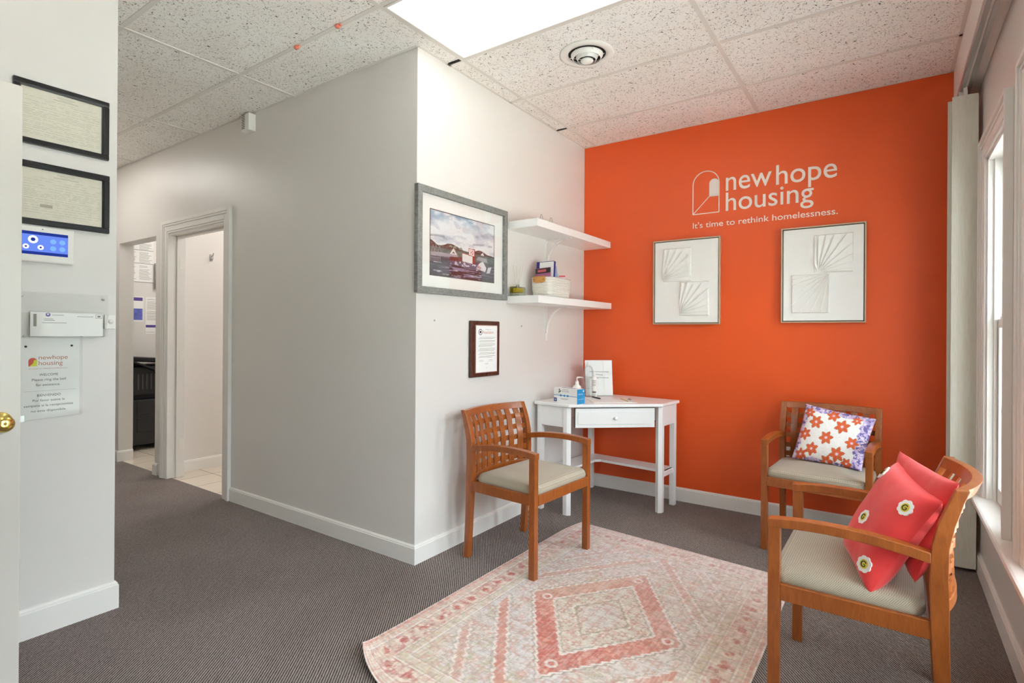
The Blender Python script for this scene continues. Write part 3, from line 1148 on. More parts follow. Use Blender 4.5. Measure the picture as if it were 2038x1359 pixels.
def relief(label, x0, x1, z0, z1, squares):
    t = thing('relief_artwork', label, 'artwork', ((x0 + x1) / 2, YB, z0), group='white plaster relief artworks')
    hx, h = (x1 - x0) / 2, z1 - z0
    f = MB()
    w = 0.008
    for (a, b_, c_, d_) in ((-hx, hx, 0, w), (-hx, hx, h - w, h), (-hx, -hx + w, w, h - w), (hx - w, hx, w, h - w)):
        f.box(a, b_, -0.036, -0.002, c_, d_)
    f.build('frame', M['silver_foil'], t, bevel=0.001)
    MB().box(-hx + w, hx - w, -0.012, -0.004, w, h - w).build('backing', M['gap_dark'], t)
    g = w + 0.005
    MB().box(-hx + g, hx - g, -0.030, -0.010, g, h - g).build('panel', M['matboard'], t, bevel=0.002)
    for sx0, sx1, sz0, sz1, (cx_, cz_), rays in squares:
        sx0, sx1, sz0, sz1 = sx0 - (x0 + x1) / 2, sx1 - (x0 + x1) / 2, sz0 - z0, sz1 - z0
        cx0, cz0 = cx_ - (x0 + x1) / 2, cz_ - z0
        q = MB()
        NN = 140
        angs = rays

        def fn(u, v_):
            px, pz = sx0 + (sx1 - sx0) * u, sz0 + (sz1 - sz0) * v_
            an = math.atan2(pz - cz0, px - cx0)
            # sawtooth fan between the rays
            dep = 0.0
            for k in range(len(angs) - 1):
                if angs[k] <= an <= angs[k + 1]:
                    dep = 0.014 * (an - angs[k]) / (angs[k + 1] - angs[k])
                    break
            e_ = min(u, 1 - u, v_, 1 - v_)
            edge = min(1, e_ / 0.02)
            rr = min(1, math.hypot(px - cx0, pz - cz0) / 0.05)
            return (px, -(0.0305 + (0.004 + dep * rr) * edge), pz)
        q.grid(fn, NN, NN)
        q.build('relief_square', M['matboard'], t)
    return t


fan1 = [math.radians(a) for a in (-30, 5, 17, 28, 40, 52, 63, 74, 84, 100)]
relief('smaller white plaster relief panel on the orange wall, nearer to the shelves', 0.604, 1.092, 1.309, 1.936,
       [(0.676, 0.889, 1.626, 1.872, (0.672, 1.640), fan1), (0.806, 1.017, 1.372, 1.621, (0.800, 1.385), fan1)])
fan2 = [math.radians(a) for a in (-30, 6, 18, 30, 43, 56, 68, 79, 90, 110)]
fan3 = [math.radians(a) for a in (-190 + 10, -170, -160, -148, -136, -124, -112, -101, -92, -60)]
relief('larger white plaster relief panel on the orange wall below the tagline', 1.484, 1.960, 1.317, 1.942,
       [(1.676, 1.892, 1.637, 1.881, (1.700, 1.640), fan2), (1.548, 1.766, 1.379, 1.631, (1.766, 1.640), fan3)])

# outlet behind the far chair
ou = thing('wall_outlet', 'white electrical outlet low on the orange wall behind the chair with the starfish cushion', 'outlet', (1.545, YB, 0.45))
MB().box(-0.035, 0.035, -0.006, 0, -0.057, 0.057).build('cover_plate', M['white_plastic'], ou, bevel=0.002)
q = MB()
for zz in (-0.02, 0.02):
    q.box(-0.017, 0.017, -0.008, -0.006, zz - 0.014, zz + 0.014, M['white_plastic'])
    for xx in (-0.007, 0.007):
        q.box(xx - 0.0012, xx + 0.0012, -0.0084, -0.008, zz - 0.002, zz + 0.008, M['slot'])
    q.lathe([(0.003, -0.008), (0.003, -0.0084)], (0, 0, zz - 0.008), 'y', 8, M['slot'])
q.build('sockets', None, ou)

# ------------------------------------------------------------------ harbour picture
p = thing('framed_picture', 'large harbor scene picture in a wide white mat and weathered grey frame', 'framed picture', (0, 0.392, 1.450))
hy, h = 0.412, 0.580
f = MB()
w = 0.036
f.prism([(-hy, 0), (hy, 0), (hy - w, w), (-hy + w, w)], lambda a, b_, z: (z, a, b_), 0.002, 0.030)
f.prism([(-hy, h), (-hy + w, h - w), (hy - w, h - w), (hy, h)], lambda a, b_, z: (z, a, b_), 0.002, 0.030)
f.prism([(-hy, 0), (-hy + w, w), (-hy + w, h - w), (-hy, h)], lambda a, b_, z: (z, a, b_), 0.002, 0.030)
f.prism([(hy, 0), (hy, h), (hy - w, h - w), (hy - w, w)], lambda a, b_, z: (z, a, b_), 0.002, 0.030)
f.build('frame', M['greywood'], p, bevel=0.002)
MB().box(0.006, 0.012, -hy + w - 0.004, hy - w + 0.004, w - 0.004, h - w + 0.004).build('mat', M['matboard'], p)
# art spans y .086-.681, z 1.551-1.920
ay0, ay1, az0, az1 = 0.088 - 0.392, 0.680 - 0.392, 0.102, 0.469
NUx, NUy = 300, 190
g = MB().grid(lambda u, v_: (0.0128, ay0 + (ay1 - ay0) * u, az0 + (az1 - az0) * v_), NUx, NUy)
pic = g.build('painting', M['canvas'], p, recalc=False)
u, v_ = np.meshgrid(np.linspace(0, 1, NUx + 1), np.linspace(0, 1, NUy + 1))
u, v_ = u.ravel(), v_.ravel()
cols = np.zeros((len(u), 3))


def mixc(mask, c):
    global cols
    c = np.array(c) / 255.0
    mk = np.clip(mask, 0, 1)[:, None]
    cols = cols * (1 - mk) + c[None, :] * mk


def inpoly(poly, uu=None, vv=None):
    uu = u if uu is None else uu
    vv = v_ if vv is None else vv
    res = np.zeros(len(uu), bool)
    n = len(poly)
    for i in range(n):
        x1, y1 = poly[i]
        x2, y2 = poly[(i + 1) % n]
        if y1 == y2:
            continue
        c_ = ((y1 > vv) != (y2 > vv)) & (uu < (x2 - x1) * (vv - y1) / (y2 - y1) + x1)
        res ^= c_
    return res.astype(float)


cols[:] = np.array((214, 216, 222)) / 255
cl_ = fbm(u * 5 + 1, v_ * 9, 3, 5)
mixc((cl_ > 0.52) * 0.8, (240, 240, 240))
mixc(np.clip((0.44 - cl_) * 6, 0, 1) * (v_ > 0.42), (168, 172, 188))
mixc(np.clip((fbm(u * 6, v_ * 8 + 5, 8) - 0.45) * 5, 0, 1) * np.clip((v_ - 0.80) * 6, 0, 1) * (u < 0.75), (140, 172, 196))
mixc(np.clip(1 - np.abs(v_ - 0.60 - 0.02 * np.sin(u * 9)) * 40, 0, 1) * (fbm(u * 7, v_ * 3, 12) > 0.5) * 0.7, (140, 144, 160))
hz = 0.45
hill = hz + 0.005 + 0.075 * np.exp(-((u - 0.30) / 0.13) ** 2) + 0.06 * np.exp(-((u - 0.75) / 0.10) ** 2) + 0.085 * np.exp(-((u - 0.0) / 0.08) ** 2) + 0.012 * (fbm(u * 30, u * 0, 5) - 0.5)
mixc((v_ < hill), (92, 66, 62))
mixc((v_ < hill) * (fbm(u * 40, v_ * 40, 9) > 0.56), (120, 92, 84))
mixc((v_ < hz - 0.01), (96, 110, 104))
mixc((v_ < hz - 0.01) * (fbm(u * 30, v_ * 60, 14) > 0.55), (120, 128, 122))
mixc((v_ < 0.32), (84, 84, 92))
mixc((v_ < 0.32) * (fbm(u * 4, v_ * 50, 17) > 0.60) * 0.8, (120, 118, 130))
mixc((v_ < 0.20) * (u > 0.27) * (u < 0.78), (66, 34, 38))
mixc((v_ < 0.22) * (u > 0.27) * (u < 0.78) * (fbm(u * 5, v_ * 60, 21) > 0.56), (150, 140, 168))
mixc((v_ < 0.28) * (u > 0.05) * (fbm(u * 8, v_ * 70, 25) > 0.74), (210, 208, 216))
for c_ in ((0.27, 0.475), (0.33, 0.472), (0.42, 0.465)):
    mixc(inpoly([(c_[0], c_[1]), (c_[0] + 0.05, c_[1]), (c_[0] + 0.05, c_[1] + 0.02), (c_[0] + 0.025, c_[1] + 0.04), (c_[0], c_[1] + 0.02)]), (150, 160, 140))
# pier and boats
mixc(inpoly([(0, 0.30), (0.16, 0.31), (0.40, 0.33), (0.40, 0.37), (0.14, 0.37), (0, 0.36)]), (176, 166, 172))
for k in range(9):
    x = 0.01 + k * 0.017
    mixc(inpoly([(x, 0.22), (x + 0.004, 0.22), (x + 0.004, 0.31), (x, 0.31)]), (170, 168, 176))
mixc(inpoly([(0, 0.27), (0.15, 0.275), (0.15, 0.28), (0, 0.275)]), (180, 178, 184))
for x in (0.02, 0.06, 0.11):
    mixc(inpoly([(x, 0.36), (x + 0.004, 0.36), (x + 0.030, 0.47), (x + 0.026, 0.47)]), (190, 170, 170))
    mixc(inpoly([(x + 0.05, 0.36), (x + 0.054, 0.36), (x + 0.028, 0.47), (x + 0.024, 0.47)]), (190, 170, 170))
mixc(inpoly([(0.28, 0.37), (0.39, 0.37), (0.375, 0.40), (0.335, 0.47), (0.30, 0.41)]), (234, 228, 222))
mixc(inpoly([(0.31, 0.385), (0.36, 0.385), (0.335, 0.42)]), (120, 80, 70))
mixc(inpoly([(0.27, 0.25), (0.42, 0.25), (0.41, 0.34), (0.28, 0.33)]), (108, 48, 48))
mixc(inpoly([(0.42, 0.27), (0.47, 0.27), (0.47, 0.35), (0.42, 0.35)]), (120, 58, 58))
mixc(inpoly([(0.28, 0.22), (0.72, 0.17), (0.74, 0.26), (0.50, 0.28), (0.28, 0.27)]), (96, 88, 110))
mixc(inpoly([(0.28, 0.22), (0.72, 0.17), (0.74, 0.26), (0.50, 0.28), (0.28, 0.27)]) * (fbm(u * 30, v_ * 40, 31) > 0.58), (210, 208, 214))
mixc(inpoly([(0.47, 0.29), (0.66, 0.27), (0.66, 0.40), (0.47, 0.42)]), (238, 234, 230))
mixc(inpoly([(0.47, 0.415), (0.66, 0.395), (0.66, 0.405), (0.47, 0.425)]), (190, 60, 50))
mixc(inpoly([(0.63, 0.27), (0.67, 0.27), (0.67, 0.52), (0.63, 0.52)]), (150, 48, 44))
mixc(inpoly([(0.565, 0.40), (0.665, 0.39), (0.665, 0.51), (0.565, 0.52)]), (170, 40, 36))
mixc(inpoly([(0.572, 0.41), (0.655, 0.40), (0.655, 0.50), (0.572, 0.51)]), (242, 238, 236))
mixc(inpoly([(0.590, 0.425), (0.640, 0.42), (0.640, 0.485), (0.590, 0.49)]), (196, 40, 36))
mixc((np.abs(np.hypot((u - 0.605) / 0.014, (v_ - 0.455) / 0.022) - 1) < 0.35), (242, 238, 236))
mixc(inpoly([(0.622, 0.435), (0.630, 0.435), (0.630, 0.475), (0.622, 0.475)]), (242, 238, 236))
mixc(inpoly([(0.69, 0.35), (0.88, 0.33), (0.86, 0.40), (0.72, 0.41)]), (170, 170, 178))
mixc(inpoly([(0.76, 0.44), (0.82, 0.44), (0.80, 0.49), (0.78, 0.47)]), (236, 234, 236))
mixc(inpoly([(0.69, 0.21), (0.84, 0.17), (0.86, 0.24), (0.80, 0.34), (0.74, 0.30)]), (232, 226, 230))
mixc(inpoly([(0.70, 0.22), (0.77, 0.20), (0.77, 0.24), (0.71, 0.27)]), (196, 150, 156))
mixc(inpoly([(0.86, 0.15), (0.92, 0.16), (0.95, 0.27), (0.89, 0.25)]), (222, 222, 228))
mixc((np.minimum(np.minimum(u, 1 - u) * 1.6, np.minimum(v_, 1 - v_)) < 0.012), (70, 66, 60))
set_cols(pic, cols)
MB().box(0.016, 0.018, -hy + w - 0.004, hy - w + 0.004, w - 0.004, h - w + 0.004).build('glass', M['picture_glass'], p)

# ------------------------------------------------------------------ proclamation plaque
p = thing('plaque', 'walnut plaque with a printed proclamation hung below the harbor picture', 'plaque', (0, 0.588, 0.966))
hy, h = 0.147, 0.345
MB().box(0, 0.020, -hy, hy, 0, h).build('backboard', M['walnut'], p, bevel=0.006, )
pl = MB()
pl.box(0.020, 0.0235, -0.108, 0.115, 0.024, 0.320, M['steel'])
pl.box(0.0235, 0.0242, -0.103, 0.110, 0.029, 0.315, M['paper'])
pt = lambda a: a
letters(pl, 'Kommission', (0.0242, -0.045, 0.268), 0.105, 0.018, ON_LEFT, M['tag_red'], 0.01, 0.0003, 'H') if False else None
pl.lathe([(0.019, 0.0242), (0.019, 0.0245)], (0, -0.060, 0.276), 'x', 24, M['walnut'])
pl.lathe([(0.015, 0.0245), (0.015, 0.0247)], (0, -0.060, 0.276), 'x', 24, M['paper'])
pl.lathe([(0.009, 0.0247), (0.009, 0.0249)], (0, -0.060, 0.276), 'x', 6, M['walnut'])
letters(pl, 'Resolution', (0.0242, -0.034, 0.266), 0.108, 0.019, ON_LEFT, M['print_brown'], 0.0, 0.0003, 'H')
pl.box(0.0242, 0.0244, -0.010, 0.050, 0.291, 0.2925, M['faint'])
rnd = random.Random(4)
z = 0.242
for n in (2, 2, 3, 3, 2, 2):
    for k in range(n):
        pl.box(0.0242, 0.0244, -0.078 + (0.010 if k == 0 else 0), 0.090 - (rnd.uniform(0, 0.08) if k == n - 1 else 0), z, z + 0.0022, M['faint'])
        z -= 0.0075
    z -= 0.005
for yy in (-0.05, 0.045):
    pts = [(0.0244, yy - 0.02 + k * 0.005, z - 0.004 + 0.003 * math.sin(k * 2.3)) for k in range(9)]
    pl.tube(pts, 0.0005, 4, M['grey_ink'])
    pl.box(0.0242, 0.0244, yy - 0.025, yy + 0.025, z - 0.012, z - 0.011, M['faint'])
pts = [(0.0244, -0.02 + k * 0.005, z - 0.028 + 0.003 * math.sin(k * 2.9)) for k in range(9)]
pl.tube(pts, 0.0005, 4, M['grey_ink'])
pl.box(0.0242, 0.0244, -0.005, 0.015, z - 0.052, z - 0.0508, M['faint'])
pl.build('certificate_plate', None, p)

# wall screws left in the white wall
for y, z, lb in ((0.142, 1.305, 'bare screw in the white wall between the corner and the plaque'), (1.015, 1.285, 'bare screw in the white wall below the lower shelf')):
    o = MB().lathe([(0.005, 0.0), (0.005, 0.004), (0.002, 0.006)], (0, 0, 0), 'x', 10).build('wall_screw', M['steel'])
    o.location = (0, y, z)
    tag(o, lb, 'screw', 'bare screws in the white wall')

# ------------------------------------------------------------------ shelves


def shelf(label, z0, z1, depth):
    s = thing('wall_shelf', label, 'shelf', (0, 0.832, z0), group='white wall shelves')
    MB().box(0, depth, 0, YB - 0.832 - 0.004, 0, z1 - z0).build('board', M['shelf'], s, bevel=0.0015)
    # curved metal bracket at y = 1.335
    yb_ = 1.338 - 0.832
    br = MB()
    br.box(0.0, 0.004, yb_ - 0.012, yb_ + 0.012, -0.247, -0.001)
    br.box(0.004, 0.205, yb_ - 0.012, yb_ + 0.012, -0.004, -0.0005)
    arcp = []
    for k in range(15):
        t = k / 14 * math.pi / 2
        arcp.append((0.006 + 0.165 * (1 - math.cos(t)), -0.195 + 0.190 * math.sin(t)))
    for wd in (1,):
        rings = []
        for k, (x, z) in enumerate(arcp):
            t = k / 14 * math.pi / 2
            nx, nz = -math.cos(t), math.sin(t)
            q_ = 0.0035
            rings.append([(x + nx * q_, yb_ - 0.011, z + nz * q_), (x + nx * q_, yb_ + 0.011, z + nz * q_), (x - nx * q_, yb_ + 0.011, z - nz * q_), (x - nx * q_, yb_ - 0.011, z - nz * q_)])
        br.loft(rings)
    for xx, zz in ((0.004, -0.03), (0.004, -0.225)):
        br.lathe([(0.004, xx), (0.004, xx + 0.002), (0.001, xx + 0.003)], (0, yb_, zz), 'x', 10)
    br.build('bracket', M['white_enamel'], s)
    return s


shelf('upper white wall shelf, the one holding two thin wire loops', 1.921, 1.971, 0.240)
shelf('lower white wall shelf, the one holding the basket and the reed diffuser', 1.432, 1.480, 0.250)

# wire loops on the upper shelf
for y, lb in ((1.105, 'thin wire loop stand on the upper shelf, nearer to the picture'), (1.235, 'thin wire loop stand on the upper shelf, nearer to the orange wall')):
    m_ = MB()
    pts = []
    for k in range(21):
        t = -0.85 + 1.7 * k / 20
        pts.append((0, 0.024 * math.sin(t * math.pi / 2 * 1.1) * (1 if abs(t) < 1 else 1), 0.088 * math.cos(t * math.pi / 2 / 0.85)))
    m_.tube(pts, 0.0013, 6)
    m_.tube([(0.0, -0.024, 0.0015), (0.055, -0.024, 0.0015), (0.055, 0.024, 0.0015), (0.0, 0.024, 0.0015)], 0.0013, 6)
    o = m_.build('wire_stand', M['wire'])
    o.location = (0.10, y, 1.971)
    tag(o, lb, 'wire stand', 'wire loops on the upper shelf')

# reed diffuser
r_ = thing('reed_diffuser', 'glass reed diffuser with yellow oil and thin white reeds on the lower shelf', 'reed diffuser', (0.045, 0.900, 1.480))
SH = 1.480
MB().box(-0.026, 0.026, -0.058, 0.056, 0.0, 0.063).build('glass_block', M['block_glass'], r_, bevel=0.003)
MB().box(-0.018, 0.018, -0.030, 0.040, 0.026, 0.056).build('oil', plain('yellow_label_oil', srgb(226, 190, 40), 0.3), r_, bevel=0.002)
MB().lathe([(0.012, 0.063), (0.012, 0.078), (0.008, 0.079)], (0, 0, 0), 'z', 16).build('neck', M['block_glass'], r_, smooth=False)
for k, (dx, dy) in enumerate(((0.02, -0.050), (-0.02, -0.025), (0.0, 0.015), (0.02, 0.030), (-0.01, 0.045))):
    MB().tube([(0, 0, 0.03), (dx, dy, 0.215 - abs(dy) * 0.3)], 0.0015, 6).build('reed', M['reed'], r_)

# basket with cards
b = thing('rope_basket', 'cream woven rope basket with a tan leather tab on the lower shelf', 'basket', (0.125, 1.205, 1.480))
bk = MB()
rings = []


def rrect(hx, hy, r, z, n=6):
    out = []
    for cx_, cy_, a0 in ((hx - r, hy - r, 0), (-hx + r, hy - r, 90), (-hx + r, -hy + r, 180), (hx - r, -hy + r, 270)):
        for k in range(n + 1):
            a = math.radians(a0 + 90 * k / n)
            out.append((cx_ + r * math.cos(a), cy_ + r * math.sin(a), z))
    return out


for z, gx in ((0.0, -0.012), (0.004, -0.006), (0.06, 0.0), (0.12, 0.002), (0.138, 0.003)):
    rings.append(rrect(0.080 + gx, 0.155 + gx, 0.040, z))
rings.append(rrect(0.077, 0.152, 0.038, 0.141))
rings.append(rrect(0.073, 0.148, 0.036, 0.134))
rings.append(rrect(0.070, 0.144, 0.036, 0.010))
bk.loft(rings)
bk.build('woven_body', M['rope'], b, smooth=True)
# tab folded over the rim on the end that faces the room
tb = MB().prism([(-0.052, 0.108), (-0.030, 0.100), (0.020, 0.100), (0.044, 0.108), (0.044, 0.144), (-0.052, 0.144)], lambda a, b_, z: (a, -z, b_), 0.158, 0.162)
tb.box(-0.052, 0.044, -0.162, -0.142, 0.142, 0.145)
to_ = tb.build('leather_tab', M['tan'], b)
for xx in (-0.042, 0.032):
    MB().lathe([(0.005, -0.162), (0.004, -0.165), (0.001, -0.166)], (xx, 0, 0.122), 'y', 10).build('rivet', M['brass'], to_)


def panel_card(name, label, cat, base, mats, loc, rot):
    m_ = MB()
    for (x0, x1, y0, y1, z0, z1, mt) in mats:
        m_.box(x0, x1, y0, y1, z0, z1, mt)
    m_.xf(Matrix.Translation(loc) @ rot)
    return tag(m_.build(name, None), label, cat)


RX = lambda a: Matrix.Rotation(math.radians(a), 4, 'X')
RY = lambda a: Matrix.Rotation(math.radians(a), 4, 'Y')
panel_card('card_box', 'navy and white boxed card set standing tallest in the rope basket', 'box', None,
           [(0.0, 0.138, 0.0, 0.026, 0.0, 0.220, M['navy']), (0.026, 0.139, -0.001, 0.0, 0.0, 0.216, M['paper']), (0.04, 0.11, -0.0014, -0.001, 0.10, 0.13, M['magenta'])],
           (0.057, 1.100, 1.512), RX(-4))
panel_card('booklet', 'mauve booklet with a dark header leaning in the rope basket', 'booklet', None,
           [(0.0, 0.120, 0.0, 0.003, 0.0, 0.165, M['magenta']), (0.0, 0.120, -0.0006, 0.0, 0.128, 0.162, M['ink']), (0.018, 0.085, -0.001, -0.0006, 0.137, 0.154, M['pink']), (0.0, 0.120, -0.0006, 0.0, 0.05, 0.10, M['paper'])],
           (0.070, 1.083, 1.518), RX(-4) @ RY(-3))
panel_card('leaflet', 'pale blue leaflet slanting in the rope basket beside the mauve booklet', 'leaflet', None,
           [(0.0, 0.002, 0.0, 0.11, 0.0, 0.165, M['lightblue'])], (0.165, 1.145, 1.516), RX(18))
panel_card('leaflet', 'pink topped leaflet lying low at the far end of the rope basket', 'leaflet', None,
           [(0.0, 0.002, 0.0, 0.09, 0.0, 0.125, M['paper']), (0.002, 0.0024, 0.0, 0.09, 0.110, 0.122, M['pink'])], (0.172, 1.235, 1.520), RX(6))

# ------------------------------------------------------------------ corner desk
K = Vector((0.077, 1.909))
RZ = math.radians(-4.5)
desk = thing('corner_desk', 'small white corner desk with one drawer standing between the white and orange walls', 'desk', (K.x, K.y, 0), RZ)
SD, DD, ZT = 0.755, 0.290, 0.757
# local: +x along the orange wall, -y along the white wall
tp = [(0, 0), (0, -SD), (DD, -SD), (SD, -DD), (SD, 0)]


def grow(poly, g_):
    # offset polygon outward
    n = len(poly)
    out = []
    for i in range(n):
        p0, p1, p2 = Vector(poly[i - 1]), Vector(poly[i]), Vector(poly[(i + 1) % n])
        a, b_ = (p1 - p0).normalized(), (p2 - p1).normalized()
        na, nb = Vector((a.y, -a.x)), Vector((b_.y, -b_.x))
        bis = (na + nb).normalized()
        out.append(tuple(p1 + bis * g_ / max(0.2, bis.dot(na))))
    return out


zz3 = lambda a, b_, z: (a, b_, z)
MB().prism(tp, zz3, ZT - 0.022, ZT).build('desktop', M['white_enamel'], desk, bevel=0.006, seg=3)
LG = 0.038


def leg(cx_, cy_, ang=0.0, s=LG):
    o = MB().box(-s / 2, s / 2, -s / 2, s / 2, 0, ZT - 0.022)
    o.xf(Matrix.Translation((cx_, cy_, 0)) @ Matrix.Rotation(ang, 4, 'Z'))
    o.build('leg', M['white_enamel'], desk, bevel=0.002)


i_ = 0.035
legs = [(i_, -i_), (i_, -SD + i_), (SD - i_, -i_)]
for x, y in legs:
    leg(x, y)


def penta(cx_, cy_, sgn):
    # front leg: square with its outer corner cut along the drawer front
    s_ = 0.023
    if sgn < 0:
        poly = [(-s_, s_ * 1.1), (-s_, -s_), (s_ * 0.3, -s_), (s_ * 1.25, -s_ * 0.1), (s_ * 0.5, s_ * 1.1)]
    else:
        poly = [(-s_ * 1.1, s_), (-s_ * 1.1, -s_ * 0.5), (s_ * 0.1, -s_ * 1.25), (s_, -s_ * 0.3), (s_, s_)]
    o = MB().prism([(cx_ + a, cy_ + b_) for a, b_ in poly], zz3, 0, ZT - 0.022)
    o.build('leg', M['white_enamel'], desk, bevel=0.0015)


penta(DD - 0.030, -SD + 0.036, -1)
penta(SD - 0.036, -DD + 0.030, 1)
ZA = 0.596
ap = MB()
ap.box(0.016, 0.030, -SD + 0.05, -0.05, ZA, ZT - 0.022)
ap.box(0.05, SD - 0.05, -0.030, -0.016, ZA, ZT - 0.022)
ap.box(0.05, DD - 0.05, -SD + 0.018, -SD + 0.032, ZA, ZT - 0.022)
ap.box(SD - 0.032, SD - 0.018, -DD + 0.05, -0.05, ZA, ZT - 0.022)
ap.build('apron', M['white_enamel'], desk)
# drawer front along the diagonal
A_ = Vector((DD - 0.006, -SD + 0.022))
B_ = Vector((SD - 0.022, -DD + 0.006))
dv = (B_ - A_)
Ld = dv.length
dx_ = dv.normalized()
Rm = Matrix.Translation((A_.x, A_.y, 0)) @ Matrix.Rotation(math.atan2(dx_.y, dx_.x), 4, 'Z')
g0 = 0.036
MB().box(g0, Ld - g0, 0.010, 0.020, ZA, ZT - 0.022).xf(Rm).build('drawer_recess', M['gap_dark'], desk)
dr = MB().box(g0 + 0.004, Ld - g0 - 0.004, -0.002, 0.012, ZA - 0.001, ZT - 0.030).box(g0 + 0.020, Ld - g0 - 0.020, -0.006, -0.001, ZA + 0.022, ZT - 0.052)
dro = dr.xf(Rm).build('drawer', M['white_enamel'], desk, bevel=0.003)
MB().lathe([(0.0, -0.0275), (0.008, -0.0270), (0.0125, -0.022), (0.011, -0.016), (0.005, -0.012), (0.005, -0.005), (0.008, -0.004), (0.008, -0.001)], (Ld / 2, 0, (ZA + ZT) / 2 - 0.016), 'y', 20).xf(Rm).build('drawer_knob', M['white_enamel'], dro, smooth=True)
# low L shelf
WS = 0.155
zs_ = 0.272
MB().prism([(0.018, -0.018), (0.018, -SD + 0.03), (WS + 0.02, -SD + 0.03), (WS + 0.02, -WS - 0.05), (WS + 0.05, -WS - 0.02), (SD - 0.03, -WS - 0.02), (SD - 0.03, -0.018)], zz3, zs_ - 0.018, zs_).build('low_shelf', M['white_enamel'], desk, bevel=0.002)
MB().box(SD - 0.045, SD - 0.025, -DD + 0.045, -0.05, zs_ - 0.036, zs_ + 0.0).build('side_rail', M['white_enamel'], desk, bevel=0.002)
MB().box(0.05, DD - 0.05, -SD + 0.025, -SD + 0.045, zs_ - 0.036, zs_).build('side_rail', M['white_enamel'], desk, bevel=0.002)

# ------------------------------------------------------------------ things on the desk
ZD = ZT
# mask box
mb_ = thing('mask_box', 'white and blue cardboard box of face masks at the front edge of the corner desk', 'box', (0.254, 1.235, ZD), math.radians(-12))
bxm = MB()
bxm.box(-0.106, 0.106, -0.040, 0.040, 0, 0.100, M['paper'])
bxm.box(0.106, 0.1064, -0.040, 0.040, 0, 0.100, M['blue'])
bxm.box(0.1064, 0.1066, -0.030, 0.020, 0.062, 0.070, M['lightblue'])
bxm.box(0.1064, 0.1066, -0.030, 0.030, 0.030, 0.034, M['lightblue'])
bxm.lathe([(0.006, 0.1064), (0.006, 0.1068)], (0, 0.026, 0.086), 'x', 12, M['paper'])
bxm.box(-0.106, 0.105, -0.0404, -0.040, 0.046, 0.052, M['lightblue'])
for xx in (-0.040, -0.008, 0.022):
    bxm.prism([(xx - 0.013, 0.049), (xx, 0.040), (xx + 0.013, 0.049), (xx, 0.058)], lambda a, b_, z: (a, -z, b_), 0.0404, 0.0408, M['blue'])
bxm.box(-0.104, -0.078, -0.0408, -0.040, 0.004, 0.030, M['navy'])
bxm.lathe([(0.007, -0.0408), (0.007, -0.0411)], (-0.091, 0, 0.017), 'y', 12, M['lightblue'])
for k, (xx, zz) in enumerate(((-0.060, 0.088), (-0.052, 0.078), (-0.062, 0.072))):
    bxm.prism([(xx, zz), (xx + 0.004, zz - 0.008), (xx + 0.012, zz + 0.002), (xx + 0.008, zz + 0.008)], lambda a, b_, z: (a, -z, b_), 0.040, 0.0404, M['ink'])
letters(bxm, 'FACE MASK', (-0.032, -0.040, 0.074), 0.066, 0.010, ON_BACK, M['grey_ink'], 0.0, 0.0004, 'H')
for a_, b_, z in ((-0.028, 0.026, 0.090), (-0.044, 0.030, 0.028), (-0.040, 0.020, 0.022)):
    bxm.box(a_, b_, -0.0403, -0.040, z, z + 0.002, M['grey_ink'])
bxm.box(-0.060, 0.060, -0.018, 0.018, 0.100, 0.1004, M['lightblue'])
bxm.build('carton', None, mb_)

# pump bottle
pb = thing('pump_bottle', 'white hand sanitizer pump bottle standing behind the mask box', 'pump bottle', (0.215, 1.425, ZD))
MB().lathe([(0.0, 0.0), (0.030, 0.0), (0.032, 0.004), (0.032, 0.085), (0.028, 0.098), (0.016, 0.106), (0.013, 0.112)], (0, 0, 0), 'z', 24).build('bottle_body', M['white_plastic'], pb, smooth=True)
MB().lathe([(0.013, 0.110), (0.014, 0.112), (0.014, 0.128), (0.010, 0.134), (0.004, 0.136), (0.004, 0.158), (0.0, 0.158)], (0, 0, 0), 'z', 16).tube([(0, 0, 0.158), (0.016, 0.010, 0.161), (0.034, 0.020, 0.160), (0.038, 0.023, 0.154)], [0.007, 0.005, 0.004, 0.003], 10).build('pump_head', M['white_plastic'], pb)

# large clear bottle
cb = thing('clear_bottle', 'tall clear plastic bottle with rounded shoulders in front of the printed notice', 'bottle', (0.201, 1.634, ZD))
MB().lathe([(0.0, 0.001), (0.034, 0.001), (0.037, 0.006), (0.037, 0.190), (0.035, 0.206), (0.028, 0.222), (0.018, 0.232), (0.013, 0.238), (0.013, 0.243)], (0, 0, 0), 'z', 28).build('bottle_body', M['bottle'], cb, smooth=True)
MB().lathe([(0.013, 0.240), (0.014, 0.242), (0.014, 0.262), (0.012, 0.265), (0.0, 0.265)], (0, 0, 0), 'z', 18).build('cap', M['white_plastic'], cb, smooth=False)
MB().lathe([(0.0372, 0.06), (0.0374, 0.061), (0.0374, 0.150), (0.0372, 0.151)], (0, 0, 0), 'z', 28).build('label_band', M['clear'], cb)
